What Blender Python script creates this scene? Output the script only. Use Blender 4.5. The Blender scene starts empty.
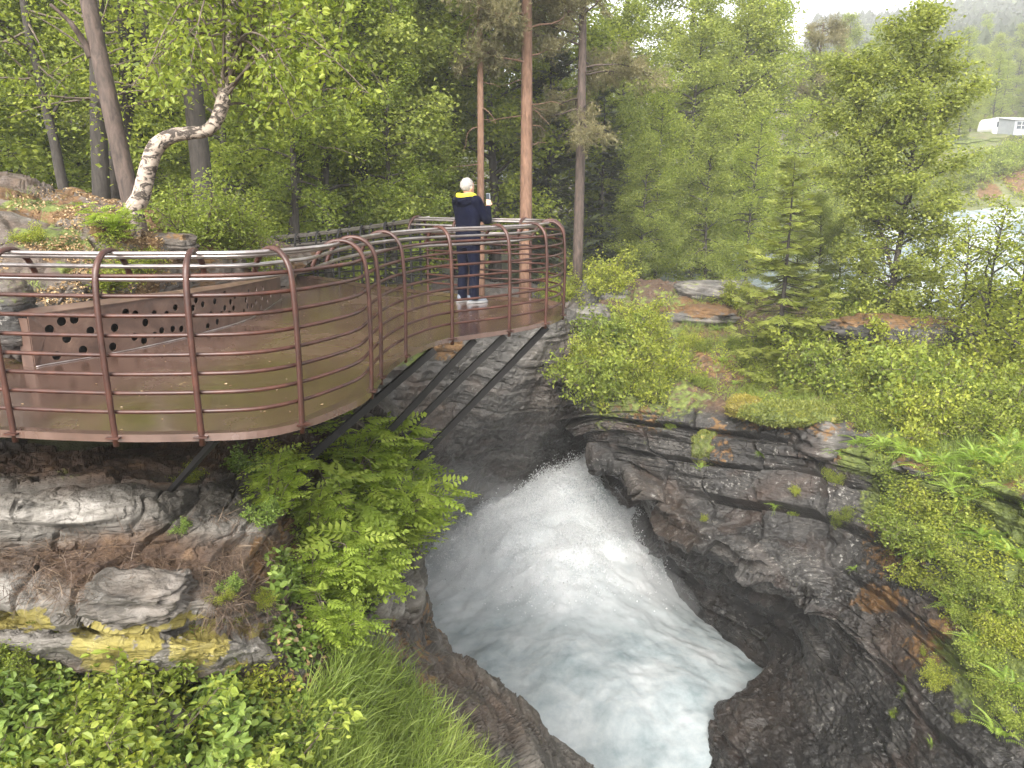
EXPOSURE = 1.88
HAZE, HAZE_D = True, .001
MIST = True
def at_(px, py, Y):
    import math
    u, v, c, s = (px - 512) / 770, (384 - py) / 770, math.cos(math.radians(14)), math.sin(math.radians(14))
    k = Y / (c + v * s)
    return u * k, Y, 1.52 + (v * c - s) * k
MISTS = [(tuple(at_(525, 520, 23.5)), (1.7, 1.6, 1.2), .12), (tuple(at_(590, 520, 23)), (1.9, 1.6, 1.0), .1), (tuple(at_(560, 490, 25.5)), (1.3, 1.3, .8), .1), (tuple(at_(600, 600, 19.5)), (2.8, 2.2, .8), .1), (tuple(at_(500, 590, 20.5)), (2.0, 1.8, .9), .08), (tuple(at_(545, 575, 20.5)), (4.0, 3.2, 2.0), .035), (tuple(at_(468, 535, 21.5)), (1.9, 2.0, 2.0), .05)]
import bpy, bmesh, math, random
import numpy as np
from mathutils import Vector, Matrix
from mathutils.bvhtree import BVHTree

scene = bpy.context.scene
col = scene.collection
R = math.radians
RNG = np.random.default_rng(7)
random.seed(7)

# ------------------------------------------------------------------ camera model
FPX, PITCH, CAMZ = 770.0, R(14.0), 1.52
CP, SP = math.cos(PITCH), math.sin(PITCH)

def ray(px, py):
    u = (px - 512.0) / FPX
    v = (384.0 - py) / FPX
    return np.array([u, CP + v * SP, -SP + v * CP])

def at(px, py, Y):
    """world point seen at pixel (px,py), at distance Y in front of the camera"""
    d = ray(px, py)
    return np.array([0, 0, CAMZ]) + d * (Y / d[1])

def atz(px, py, z):
    d = ray(px, py)
    return np.array([0, 0, CAMZ]) + d * ((z - CAMZ) / d[2])

def proj(P):
    P = np.asarray(P, float)
    q = P - np.array([0, 0, CAMZ])
    f = q[..., 1] * CP - q[..., 2] * SP
    up = q[..., 1] * SP + q[..., 2] * CP
    f = np.where(np.abs(f) < 1e-6, 1e-6, f)
    return 512 + FPX * q[..., 0] / f, 384 - FPX * up / f

# ------------------------------------------------------------------ numpy noise
def _hash(ix, iy, iz, seed=0):
    h = (ix.astype(np.int64) * 374761393 + iy.astype(np.int64) * 668265263 + iz.astype(np.int64) * 2147483647 + seed * 1274126177) & 0xFFFFFFFF
    h = ((h ^ (h >> 13)) * 1274126177) & 0xFFFFFFFF
    h = ((h ^ (h >> 16)) * 2246822519) & 0xFFFFFFFF
    return ((h ^ (h >> 15)) & 0xFFFFFF) / float(0xFFFFFF)

def vnoise(P, seed=0):
    P = np.asarray(P, float)
    i = np.floor(P).astype(np.int64)
    f = P - i
    f = f * f * f * (f * (f * 6 - 15) + 10)
    out = 0
    for dx in (0, 1):
        for dy in (0, 1):
            for dz in (0, 1):
                w = (f[..., 0] if dx else 1 - f[..., 0]) * (f[..., 1] if dy else 1 - f[..., 1]) * (f[..., 2] if dz else 1 - f[..., 2])
                out = out + w * _hash(i[..., 0] + dx, i[..., 1] + dy, i[..., 2] + dz, seed)
    return out * 2 - 1

def fbm(P, octv=4, seed=0, gain=.5, lac=2.03):
    a, s, tot = 1.0, 0.0, 0.0
    P = np.asarray(P, float)
    for k in range(octv):
        s = s + a * vnoise(P, seed + k * 17)
        tot += a
        a *= gain
        P = P * lac + 13.7
    return s / tot

def sstep(a, b, x):
    t = np.clip((x - a) / (b - a), 0, 1)
    return t * t * (3 - 2 * t)

def norm(v):
    v = np.asarray(v, float)
    return v / np.maximum(np.linalg.norm(v, axis=-1, keepdims=True), 1e-9)

def strata(P, bed, thick, seed, block=1.6):
    """stepped, blocky bedding relief in 0..1"""
    bed = norm(np.array(bed, float))
    tang = norm(np.cross(bed, [0.2, 1, 0.1]))
    w = (P @ bed) / thick + .22 * fbm(P * .4 / thick ** .5, 3, seed)
    k = np.floor(w)
    f = w - k
    z = np.zeros_like(k)
    t = (P @ tang) / (block * thick) + _hash(k, z, z, seed + 3) * 9 + .35 * fbm(P * 1.1 / thick, 2, seed + 5)
    b = np.floor(t)
    g = t - b
    h = .6 * _hash(k, z, z, seed) + .4 * _hash(k, b, z, seed + 1)
    e = sstep(0, .14, f) * sstep(0, .07, 1 - f)
    c = .6 + .4 * sstep(0, .05, g) * sstep(0, .05, 1 - g)
    return h * (.35 + .65 * e) * c

# ------------------------------------------------------------------ meshes and objects
def make_mesh(name, V, faces, smooth=False, tone=None, attrs=None):
    """faces: list of (n,k) index arrays; tone: one float per face; attrs: {name: one float per vertex}"""
    me = bpy.data.meshes.new(name)
    V = np.asarray(V, np.float32)
    faces = [np.asarray(f, np.int32) for f in faces if len(f)]
    me.vertices.add(len(V))
    me.vertices.foreach_set('co', V.ravel())
    nl = sum(f.size for f in faces)
    nf = sum(len(f) for f in faces)
    me.loops.add(nl)
    me.polygons.add(nf)
    me.loops.foreach_set('vertex_index', np.concatenate([f.ravel() for f in faces]))
    tot = np.concatenate([np.full(len(f), f.shape[1], np.int32) for f in faces])
    start = np.zeros(nf, np.int32)
    start[1:] = np.cumsum(tot)[:-1]
    me.polygons.foreach_set('loop_start', start)
    me.polygons.foreach_set('use_smooth', np.full(nf, smooth, bool))
    if tone is not None:
        a = me.attributes.new('tone', 'FLOAT', 'FACE')
        a.data.foreach_set('value', np.asarray(tone, np.float32))
    for k, val in (attrs or {}).items():
        a = me.attributes.new(k, 'FLOAT', 'POINT')
        a.data.foreach_set('value', np.asarray(val, np.float32).ravel())
    me.update(calc_edges=True)
    return me

class MB:
    """collects several shapes for ONE mesh"""
    def __init__(s):
        s.V, s.F, s.T, s.n = [], {}, {}, 0
    def add(s, V, F, tone=.5):
        V = np.asarray(V, float)
        for f in F:
            f = np.asarray(f, np.int64)
            if not len(f):
                continue
            k = f.shape[1]
            s.F.setdefault(k, []).append(f + s.n)
            t = np.broadcast_to(np.asarray(tone, float), (len(f),)) if np.ndim(tone) == 0 or len(tone) == len(f) else np.full(len(f), .5)
            s.T.setdefault(k, []).append(t)
        s.V.append(V)
        s.n += len(V)
        return s
    def mesh(s, name, smooth=False):
        fs = [np.concatenate(s.F[k]) for k in s.F]
        tn = np.concatenate([np.concatenate(s.T[k]) for k in s.F])
        return make_mesh(name, np.concatenate(s.V), fs, smooth, tn)
    def build(s, name, mat, parent=None, smooth=False):
        return obj(name, s.mesh(name, smooth), mat, parent)

def obj(name, me, mat=None, parent=None):
    o = bpy.data.objects.new(name, me)
    col.objects.link(o)
    if mat is not None:
        me.materials.append(mat)
    if parent is not None:
        o.parent = parent
    return o

def tag(o, label=None, cat=None, group=None, kind=None):
    if label: o['label'] = label
    if cat: o['category'] = cat
    if group: o['group'] = group
    if kind: o['kind'] = kind
    return o

def empty(name, loc=(0, 0, 0), rz=0, label=None, cat=None, group=None):
    o = bpy.data.objects.new(name, None)
    col.objects.link(o)
    o.empty_display_size = .2
    o.location = loc
    o.rotation_euler = (0, 0, rz)
    return tag(o, label, cat, group)

def copy_thing(src, loc, rz=0, s=1.0, label=None, group=None, tilt=(0, 0)):
    r = src.copy()
    col.objects.link(r)
    r.location = loc
    r.rotation_euler = (tilt[0], tilt[1], rz)
    r.scale = (s, s, s) if np.ndim(s) == 0 else s
    if label: r['label'] = label
    if group: r['group'] = group
    for ch in list(src.children):
        c = ch.copy()
        col.objects.link(c)
        c.parent = r
        for g in list(ch.children):
            d = g.copy()
            col.objects.link(d)
            d.parent = c
    return r

def catmull(P, n, closed=False):
    """resample a polyline with a Catmull-Rom spline, n points per span"""
    P = np.asarray(P, float)
    Q = np.concatenate([[2 * P[0] - P[1]], P, [2 * P[-1] - P[-2]]])
    out = []
    for i in range(1, len(Q) - 2):
        t = np.linspace(0, 1, n, endpoint=False)[:, None]
        a, b, c, d = Q[i - 1], Q[i], Q[i + 1], Q[i + 2]
        out.append(.5 * (2 * b + (c - a) * t + (2 * a - 5 * b + 4 * c - d) * t ** 2 + (-a + 3 * b - 3 * c + d) * t ** 3))
    out.append(P[-1:])
    return np.concatenate(out)

def tube(path, rad, seg=8, ry=None, side=None, caps=True):
    """tube along a path; rad one radius or one per point; ry second (elliptic) radius; side = reference direction of the first radius"""
    P = np.asarray(path, float)
    n = len(P)
    rad = np.broadcast_to(np.asarray(rad, float), (n,))
    ry = rad if ry is None else np.broadcast_to(np.asarray(ry, float), (n,))
    T = norm(np.gradient(P, axis=0))
    ref = np.array(side, float) if side is not None else (np.array([1., 0, 0]) if abs(T[0][0]) < .8 else np.array([0, 1., 0]))
    A = np.zeros_like(P)
    a = ref
    for i in range(n):
        a = (ref if side is not None else a)
        a = a - T[i] * np.dot(a, T[i])
        a = norm(a)
        A[i] = a
    B = np.cross(T, A)
    th = np.linspace(0, 2 * np.pi, seg, endpoint=False)
    V = P[:, None, :] + (np.cos(th)[None, :, None] * rad[:, None, None]) * A[:, None, :] + (np.sin(th)[None, :, None] * ry[:, None, None]) * B[:, None, :]
    V = V.reshape(-1, 3)
    i = np.arange(n - 1)[:, None] * seg
    j = np.arange(seg)[None, :]
    k = (j + 1) % seg
    F = np.stack([i + j, i + k, i + seg + k, i + seg + j], -1).reshape(-1, 4)
    Fs = [F]
    if caps:
        V = np.concatenate([V, P[:1], P[-1:]])
        c0, c1 = n * seg, n * seg + 1
        b0 = np.stack([np.full(seg, c0), (np.arange(seg) + 1) % seg, np.arange(seg)], -1)
        o = (n - 1) * seg
        b1 = np.stack([np.full(seg, c1), o + np.arange(seg), o + (np.arange(seg) + 1) % seg], -1)
        Fs.append(np.concatenate([b0, b1]))
    return V, Fs

def box(c, s, rot=None):
    c, s = np.asarray(c, float), np.asarray(s, float) / 2
    V = np.array([[x, y, z] for x in (-1, 1) for y in (-1, 1) for z in (-1, 1)], float) * s
    if rot is not None:
        V = V @ np.asarray(rot).T
    F = np.array([[0, 1, 3, 2], [4, 6, 7, 5], [0, 4, 5, 1], [2, 3, 7, 6], [0, 2, 6, 4], [1, 5, 7, 3]])
    return V + c, [F]

def beam(a, b, w, h, up=(0, 0, 1)):
    """rectangular bar from a to b"""
    a, b = np.asarray(a, float), np.asarray(b, float)
    d = b - a
    L = np.linalg.norm(d)
    y = d / L
    x = norm(np.cross(y, up))
    z = np.cross(x, y)
    return box((a + b) / 2, (w, L, h), np.stack([x, y, z], 1))

def blob(c, r, seed=0, amp=.2, freq=1.2, nu=40, nv=24, bed=None, sq=1.0, bthick=.15):
    """a lumpy closed form (rock, cushion) from a displaced ellipsoid"""
    th = np.linspace(0, 2 * np.pi, nu, endpoint=False)
    ph = np.linspace(0, np.pi, nv)
    D = np.stack([np.sin(ph)[:, None] * np.cos(th)[None], np.sin(ph)[:, None] * np.sin(th)[None], np.cos(ph)[:, None] * np.ones(nu)[None]], -1)
    if sq != 1:
        D = np.sign(D) * np.abs(D) ** sq
    P = D * np.asarray(r, float)
    rr = np.mean(r)
    k = 1 + amp * fbm(P / rr * freq + seed * 3.1, 4, seed)
    if bed is not None:
        k = k + amp * 1.1 * (strata(P, bed, bthick, seed) - .3)
    P = (P * k[..., None]).reshape(-1, 3) + np.asarray(c, float)
    i = np.arange(nv - 1)[:, None] * nu
    j = np.arange(nu)[None]
    jj = (j + 1) % nu
    F = np.stack([i + j, i + nu + j, i + nu + jj, i + jj], -1).reshape(-1, 4)
    return P, [F]

def sheet(ctrl, nu, nv, disp=None, flip=False):
    """smooth surface through a grid of control points -> (verts grid, quads, smooth normals)"""
    G = np.asarray(ctrl, float)
    def res(G, n):
        m = len(G)
        Q = np.concatenate([[2 * G[0] - G[1]], G, [2 * G[-1] - G[-2]]])
        s = np.linspace(0, m - 1 - 1e-9, n)
        i = np.floor(s).astype(int)
        t = (s - i).reshape((-1,) + (1,) * (G.ndim - 1))
        a, b, c, d = Q[i], Q[i + 1], Q[i + 2], Q[i + 3]
        return .5 * (2 * b + (c - a) * t + (2 * a - 5 * b + 4 * c - d) * t ** 2 + (-a + 3 * b - 3 * c + d) * t ** 3)
    S = res(G, nv)
    S = np.swapaxes(res(np.swapaxes(S, 0, 1), nu), 0, 1)
    dv, du = np.gradient(S, axis=0), np.gradient(S, axis=1)
    N = norm(np.cross(du, dv))
    if flip:
        N = -N
    if disp is not None:
        S = S + N * disp(S.reshape(-1, 3), N.reshape(-1, 3)).reshape(S.shape[:2] + (1,))
    i = np.arange(nv - 1)[:, None] * nu
    j = np.arange(nu - 1)[None]
    F = np.stack([i + j, i + j + 1, i + nu + j + 1, i + nu + j], -1).reshape(-1, 4)
    if flip:
        F = F[:, ::-1]
    return S, F, N

def rows(*rr):
    return [[at(*p) for p in r] for r in rr]

def blobs(P, specs, soft=.5, freq=1.4, seed=0, rough=.55):
    """patch mask from ellipses given in the picture, turned into a pattern that stays on the surface"""
    px, py = proj(P)
    m = np.zeros(len(P))
    n = fbm(P * freq, 4, seed) * rough
    for (cx, cy, rx, ry, s) in specs:
        d = np.sqrt(((px - cx) / rx) ** 2 + ((py - cy) / ry) ** 2) + n
        m = np.maximum(m, s * (1 - sstep(1 - soft, 1 + soft * .4, d)))
    return m

BV, BF, BN = [], [], [0]     # everything plants can be rooted on
def solid(V, F):
    V = np.asarray(V).reshape(-1, 3)
    BV.append(V)
    BF.append(np.asarray(F) + BN[0])
    BN[0] += len(V)
# ------------------------------------------------------------------ materials
class NT:
    def __init__(s, name):
        s.m = bpy.data.materials.new(name)
        s.m.use_nodes = True
        s.t = s.m.node_tree
        s.t.nodes.clear()
        s.out = s.n('ShaderNodeOutputMaterial')
    def n(s, typ, **kw):
        x = s.t.nodes.new(typ)
        for k, v in kw.items():
            setattr(x, k, v)
        return x
    def l(s, a, b):
        s.t.links.new(a, b)
    def inp(s, sock, v):
        if hasattr(v, 'links'):
            s.l(v, sock)
        elif v is not None:
            sock.default_value = v if not isinstance(v, tuple) or len(v) != 3 or sock.type != 'RGBA' else (*v, 1)
    def attr(s, name):
        return s.n('ShaderNodeAttribute', attribute_name=name).outputs['Fac']
    def coord(s, scale=(1, 1, 1), rot=(0, 0, 0)):
        tc = s.n('ShaderNodeTexCoord')
        mp = s.n('ShaderNodeMapping')
        mp.vector_type = 'TEXTURE'
        mp.inputs['Scale'].default_value = tuple(1 / k for k in scale)
        mp.inputs['Rotation'].default_value = tuple(-k for k in rot)
        s.l(tc.outputs['Object'], mp.inputs['Vector'])
        return mp.outputs['Vector']
    def noise(s, vec, scale, detail=6, rough=.55, dist=0):
        x = s.n('ShaderNodeTexNoise')
        s.l(vec, x.inputs['Vector'])
        x.inputs['Scale'].default_value = scale
        x.inputs['Detail'].default_value = detail
        x.inputs['Roughness'].default_value = rough
        x.inputs['Distortion'].default_value = dist
        return x.outputs['Fac']
    def ramp(s, fac, stops):
        x = s.n('ShaderNodeValToRGB')
        e = x.color_ramp.elements
        while len(e) > 1:
            e.remove(e[-1])
        e[0].position = stops[0][0]
        e[0].color = (*stops[0][1], 1) if np.ndim(stops[0][1]) else (stops[0][1],) * 3 + (1,)
        for p, c in stops[1:]:
            k = e.new(p)
            k.color = (*c, 1) if np.ndim(c) else (c, c, c, 1)
        s.inp(x.inputs[0], fac)
        return x.outputs[0]
    def math(s, op, a, b=0.0, clamp=False):
        x = s.n('ShaderNodeMath', operation=op, use_clamp=clamp)
        s.inp(x.inputs[0], a)
        s.inp(x.inputs[1], b)
        return x.outputs[0]
    def mix(s, f, a, b, blend='MIX'):
        x = s.n('ShaderNodeMix', data_type='RGBA', blend_type=blend)
        s.inp(x.inputs[0], f)
        s.inp(x.inputs[6], a)
        s.inp(x.inputs[7], b)
        return x.outputs[2]
    def bump(s, h, strength=.5, dist=.05, normal=None):
        x = s.n('ShaderNodeBump')
        x.inputs['Strength'].default_value = strength
        x.inputs['Distance'].default_value = dist
        s.l(h, x.inputs['Height'])
        if normal is not None:
            s.l(normal, x.inputs['Normal'])
        return x.outputs[0]
    def bsdf(s, **kw):
        x = s.n('ShaderNodeBsdfPrincipled')
        for k, v in kw.items():
            s.inp(x.inputs[k.replace('_', ' ')], v)
        s.l(x.outputs[0], s.out.inputs['Surface'])
        return x

M = {}

def rock_mat(name, dark, mid, light, bed_rot=(0, 0, 0), speck=.6, moss=(.17, .085, .03), bump=.9, wet=None, lines=.5):
    t = NT(name)
    c = t.coord()
    cs = t.coord((1.0, 1.0, 7.0), bed_rot)
    n1 = t.noise(c, .9, 8, .6, .4)
    n2 = t.noise(cs, 1.6, 7, .65, .3)
    base = t.ramp(t.math('ADD', t.math('MULTIPLY', n1, .55), t.math('MULTIPLY', n2, .45)), [(.34, dark), (.5, mid), (.66, light)])
    ln = t.ramp(t.noise(t.coord((.7, .7, 16.0), bed_rot), 2.0, 6, .6, .6), [(.36, 1.0), (.44, 0.0)])
    base = t.mix(t.math('MULTIPLY', ln, lines), base, tuple(np.array(dark) * .5))
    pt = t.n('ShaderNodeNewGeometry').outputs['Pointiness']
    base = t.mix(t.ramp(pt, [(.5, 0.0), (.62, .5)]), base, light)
    # brown iron stain
    st = t.ramp(t.noise(c, .55, 5, .6, .8), [(.5, 0.0), (.68, .55)])
    base = t.mix(st, base, tuple(.55 * np.array(mid) + .45 * np.array((.12, .06, .035))))
    # pale crusts of lichen
    sp = t.ramp(t.noise(c, 9, 5, .7, .3), [(.585, 0.0), (.64, 1.0)])
    spm = t.ramp(t.noise(c, .8, 3, .5), [(.42, 0.0), (.6, 1.0)])
    base = t.mix(t.math('MULTIPLY', t.math('MULTIPLY', sp, spm), speck), base, (.27, .26, .24))
    sp2 = t.ramp(t.noise(t.coord((3.0, 3.0, 14.0), bed_rot), 2.4, 6, .72, .5), [(.57, 0.0), (.63, 1.0)])
    base = t.mix(t.math('MULTIPLY', t.math('MULTIPLY', sp2, t.ramp(n1, [(.45, 0.0), (.6, 1.0)])), speck), base, (.22, .2, .175))
    # the masks carried by the surface
    def crisp(name, sc, w=.9, lo=.4, hi=.58):
        k = t.math('MULTIPLY', t.math('SUBTRACT', t.noise(c, sc, 7, .68), .5), w * 2)
        a = t.attr(name)
        k = t.math('ADD', a, t.math('MULTIPLY', k, t.ramp(a, [(.02, 0.0), (.15, 1.0)])))
        return t.ramp(k, [(lo, 0.0), (hi, 1.0)])
    base = t.mix(t.attr('pale'), base, t.ramp(n2, [(.34, (.055, .05, .043)), (.47, (.16, .147, .127)), (.62, (.29, .27, .245))]))
    base = t.mix(t.attr('brown'), base, t.ramp(t.noise(c, 7, 6, .7), [(.3, (.028, .015, .01)), (.55, (.075, .043, .024)), (.75, (.17, .1, .05))]))
    base = t.mix(crisp('orange', 6, 1.6), base, t.ramp(t.noise(c, 6, 6, .7), [(.3, (.05, .026, .01)), (.55, (.12, .062, .022)), (.75, (.2, .125, .045))]))
    base = t.mix(crisp('green', 5), base, t.ramp(t.noise(c, 5, 6, .7), [(.3, (.035, .05, .012)), (.55, (.1, .125, .025)), (.75, (.2, .21, .04))]))
    base = t.mix(crisp('yellow', 11, 2.2), base, t.ramp(t.noise(c, 5, 6, .6), [(.3, (.1, .085, .03)), (.5, (.2, .165, .035)), (.7, (.26, .225, .075))]))
    h = t.math('ADD', t.math('MULTIPLY', t.noise(c, 5, 10, .65), .6), t.math('MULTIPLY', t.noise(cs, 4, 8, .6), .7))
    wet_shade = t.attr('wet')
    base = t.mix(t.math('MULTIPLY', wet_shade, .55), base, tuple(np.array(dark) * .55))  # wet rock is darker; also deepens the right cliff's undercut as painted shade
    ro = t.math('SUBTRACT', t.ramp(n1, [(.3, .45), (.7, .85)]), t.math('MULTIPLY', wet_shade, .38))
    t.bsdf(Base_Color=base, Roughness=ro, Normal=t.bump(h, bump, .09))
    return t.m

def leaf_mat(name, dark, mid, light, trans=.4, rough=.5, vary=.25, tcol=1.35):
    dark, mid, light = [tuple(1.22 * g * (.95 * np.array(k) + .05 * np.dot(k, (.25, .65, .1)))) for k, g in ((dark, .92), (mid, 1.0), (light, 1.05))]
    t = NT(name)
    oi = t.n('ShaderNodeObjectInfo')
    f = t.math('ADD', t.math('MULTIPLY', t.attr('tone'), 1 - vary), t.math('MULTIPLY', oi.outputs['Random'], vary))
    c = t.ramp(f, [(.08, dark), (.5, mid), (.95, light)])
    b = t.n('ShaderNodeBsdfPrincipled')
    t.l(c, b.inputs['Base Color'])
    b.inputs['Roughness'].default_value = rough
    b.inputs['Specular IOR Level'].default_value = .35
    tr = t.n('ShaderNodeBsdfTranslucent')
    t.l(t.mix(1.0, c, (tcol, tcol * 1.02, tcol * .6), 'MULTIPLY'), tr.inputs['Color'])
    mx = t.n('ShaderNodeMixShader')
    mx.inputs[0].default_value = trans
    t.l(b.outputs[0], mx.inputs[1])
    t.l(tr.outputs[0], mx.inputs[2])
    t.l(mx.outputs[0], t.out.inputs['Surface'])
    return t.m

def bark_mat(name, dark, light, scale=(6, 6, 1.5), bump=.6, blotch=None):
    t = NT(name)
    c = t.coord(scale)
    n = t.noise(c, 3, 8, .65, .5)
    base = t.ramp(n, [(.32, dark), (.68, light)])
    if blotch is not None:
        b = t.ramp(t.noise(t.coord((2.2, 2.2, 3.4)), 3.2, 5, .65, 1.2), [(.47, 0.0), (.55, 1.0)])
        base = t.mix(b, base, blotch)
    t.bsdf(Base_Color=base, Roughness=.85, Normal=t.bump(n, bump, .03))
    return t.m

def flat_mat(name, c, rough=.6, metal=0.0, var=.25, scale=8, bump=.0, coat=0.0, spec=.5):
    t = NT(name)
    n = t.noise(t.coord(), scale, 6, .6)
    c = np.array(c, float)
    base = t.ramp(n, [(.3, tuple(c * (1 - var))), (.7, tuple(np.minimum(c * (1 + var), 1)))])
    kw = dict(Base_Color=base, Roughness=rough, Metallic=metal, Specular_IOR_Level=spec)
    if coat:
        kw.update(Coat_Weight=coat, Coat_Roughness=.08)
    if bump:
        kw['Normal'] = t.bump(n, bump, .02)
    t.bsdf(**kw)
    return t.m

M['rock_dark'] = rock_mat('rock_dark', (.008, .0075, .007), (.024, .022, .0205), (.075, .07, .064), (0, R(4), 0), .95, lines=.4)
M['rock_grey'] = rock_mat('rock_grey', (.026, .0245, .023), (.07, .065, .06), (.135, .126, .115), (0, R(-12), 0), .7, lines=.15)
M['rock_left'] = rock_mat('rock_left', (.018, .016, .013), (.055, .048, .039), (.13, .115, .097), (0, R(3), 0), .45)
M['rock_hump'] = rock_mat('rock_hump', (.04, .03, .024), (.095, .076, .062), (.18, .155, .13), (0, R(5), 0), .5)
M['rock_bank'] = rock_mat('rock_bank', (.05, .06, .025), (.1, .11, .04), (.18, .17, .07), (0, 0, 0), .1)

t = NT('forest_floor')
n = t.noise(t.coord(), 1.2, 8, .65)
t.bsdf(Base_Color=t.ramp(n, [(.3, (.03, .035, .012)), (.5, (.06, .06, .022)), (.7, (.1, .075, .035))]), Roughness=.95, Normal=t.bump(t.noise(t.coord(), 6, 8), .8, .1))
M['ground'] = t.m

M['leaf_birch'] = leaf_mat('leaf_birch', (.075, .11, .013), (.175, .22, .026), (.29, .32, .045), .5)
M['leaf_dark'] = leaf_mat('leaf_dark', (.075, .105, .014), (.17, .21, .026), (.28, .305, .042), .52)
M['leaf_pale'] = leaf_mat('leaf_pale', (.085, .115, .024), (.19, .225, .04), (.31, .33, .066), .5)
M['leaf_bright'] = leaf_mat('leaf_bright', (.075, .11, .012), (.165, .21, .026), (.28, .315, .05), .45)
M['leaf_rowan'] = leaf_mat('leaf_rowan', (.11, .16, .018), (.22, .29, .035), (.35, .4, .07), .5)
M['leaf_tree'] = leaf_mat('leaf_tree', (.085, .112, .02), (.19, .22, .036), (.32, .335, .066), .52)
M['leaf_alder'] = leaf_mat('leaf_alder', (.085, .115, .012), (.2, .23, .022), (.33, .34, .042), .5)
M['leaf_rasp'] = leaf_mat('leaf_rasp', (.055, .1, .016), (.125, .185, .03), (.225, .285, .06), .4)
M['leaf_fern'] = leaf_mat('leaf_fern', (.1, .17, .02), (.19, .28, .035), (.3, .38, .07), .45)
M['moss_leaf'] = leaf_mat('moss_leaf', (.085, .07, .01), (.19, .16, .02), (.3, .26, .04), .2)
M['moss_green'] = leaf_mat('moss_green', (.06, .08, .012), (.13, .145, .02), (.27, .24, .03), .2)
M['grass'] = leaf_mat('grass', (.08, .12, .02), (.16, .215, .036), (.28, .32, .08), .45)
M['needle_pine'] = leaf_mat('needle_pine', (.075, .075, .032), (.15, .135, .062), (.23, .195, .1), .3)
M['needle_spruce'] = leaf_mat('needle_spruce', (.07, .09, .014), (.145, .17, .026), (.24, .26, .045), .3)
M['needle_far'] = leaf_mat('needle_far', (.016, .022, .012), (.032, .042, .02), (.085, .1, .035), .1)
M['dry_root'] = leaf_mat('dry_root', (.03, .018, .012), (.08, .05, .032), (.2, .15, .1), .1)
M['litter'] = leaf_mat('litter', (.12, .07, .03), (.3, .2, .1), (.5, .4, .25), .1)

M['bark_pine'] = bark_mat('bark_pine', (.028, .02, .016), (.1, .07, .056), (5, 5, 1.2))
M['bark_pine_red'] = bark_mat('bark_pine_red', (.085, .043, .026), (.22, .125, .08), (5, 5, 1.2))
M['bark_grey'] = bark_mat('bark_grey', (.014, .011, .009), (.052, .043, .035), (6, 6, 1.5))
M['bark_birch'] = bark_mat('bark_birch', (.24, .185, .145), (.44, .37, .31), (3, 3, 6), .5, (.045, .034, .027))
M['bark_thin'] = bark_mat('bark_thin', (.05, .038, .028), (.15, .115, .085), (8, 8, 3))
M['deadwood'] = bark_mat('deadwood', (.24, .19, .14), (.46, .4, .32), (8, 8, 2))

# rust-brown painted steel, wet
t = NT('rust_steel')
n = t.noise(t.coord(), 6, 8, .65)
t.bsdf(Base_Color=t.ramp(n, [(.3, (.02, .006, .0035)), (.5, (.042, .0125, .007)), (.7, (.078, .026, .015))]), Roughness=.5, Coat_Weight=.12, Coat_Roughness=.15,
       Normal=t.bump(t.noise(t.coord(), 60, 4), .15, .01))
M['rust'] = t.m
t = NT('handrail_steel')
n = t.noise(t.coord(), 5, 8, .65)
t.bsdf(Base_Color=t.ramp(n, [(.35, (.3, .25, .235)), (.65, (.5, .46, .45))]), Metallic=.85, Roughness=.33)
M['handrail'] = t.m
t = NT('deck_steel')
c = t.coord()
n = t.noise(c, .8, 7, .6, .6)
n2 = t.noise(c, 9, 7, .65)
base = t.ramp(t.math('ADD', t.math('MULTIPLY', n, .6), t.math('MULTIPLY', n2, .4)), [(.3, (.042, .022, .015)), (.5, (.076, .041, .029)), (.7, (.12, .071, .053))])
rg = t.ramp(n, [(.38, .12), (.62, .3)])
t.bsdf(Base_Color=base, Roughness=rg, Specular_IOR_Level=.8, Coat_Weight=.6, Coat_Roughness=.17, Normal=t.bump(t.noise(c, 2.2, 4, .5), .06, .03))
M['deck'] = t.m
t = NT('perforated_steel')
c = t.coord()
n = t.noise(c, 3, 8, .7, .5)
t.bsdf(Base_Color=t.ramp(n, [(.3, (.04, .022, .016)), (.5, (.088, .05, .036)), (.7, (.15, .095, .07))]), Roughness=.45, Specular_IOR_Level=.6, Normal=t.bump(n, .1, .01))
M['perf'] = t.m
M['dark_steel'] = flat_mat('dark_steel', (.005, .0038, .0035), .7, 0, .4, 5)
M['black'] = flat_mat('black_void', (.012, .01, .009), .9)

# churning white water
t = NT('white_water')
c = t.coord()
fa = t.attr('aqua')
n = t.noise(c, .8, 8, .6, .25)
n2 = t.noise(c, 4.5, 8, .75, .2)
f = t.math('ADD', t.math('MULTIPLY', n, .75), t.math('MULTIPLY', n2, .25))
foam = t.ramp(f, [(.34, (.42, .47, .49)), (.44, (.56, .59, .6)), (.54, (.68, .7, .705)), (.64, (.82, .825, .83))])
pool = t.ramp(f, [(.36, (.165, .205, .215)), (.46, (.235, .27, .28)), (.56, (.3, .327, .335)), (.66, (.38, .397, .402))])
foam = t.mix(t.math('MULTIPLY', fa, .92), foam, pool)
t.bsdf(Base_Color=foam, Roughness=.95, Specular_IOR_Level=.08, Normal=t.bump(n2, .12, .1))
M['white_water'] = t.m
t = NT('spray_foam')
b = t.n('ShaderNodeBsdfDiffuse')
b.inputs['Color'].default_value = (.86, .87, .875, 1)
tr = t.n('ShaderNodeBsdfTranslucent')
tr.inputs['Color'].default_value = (.86, .87, .875, 1)
mx = t.n('ShaderNodeMixShader')
t.l(b.outputs[0], mx.inputs[1]); t.l(tr.outputs[0], mx.inputs[2]); t.l(mx.outputs[0], t.out.inputs['Surface'])
M['spray'] = t.m
t = NT('river_water')
c = t.coord((1, 1, 1))
n = t.noise(c, .35, 8, .7, .8)
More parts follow.
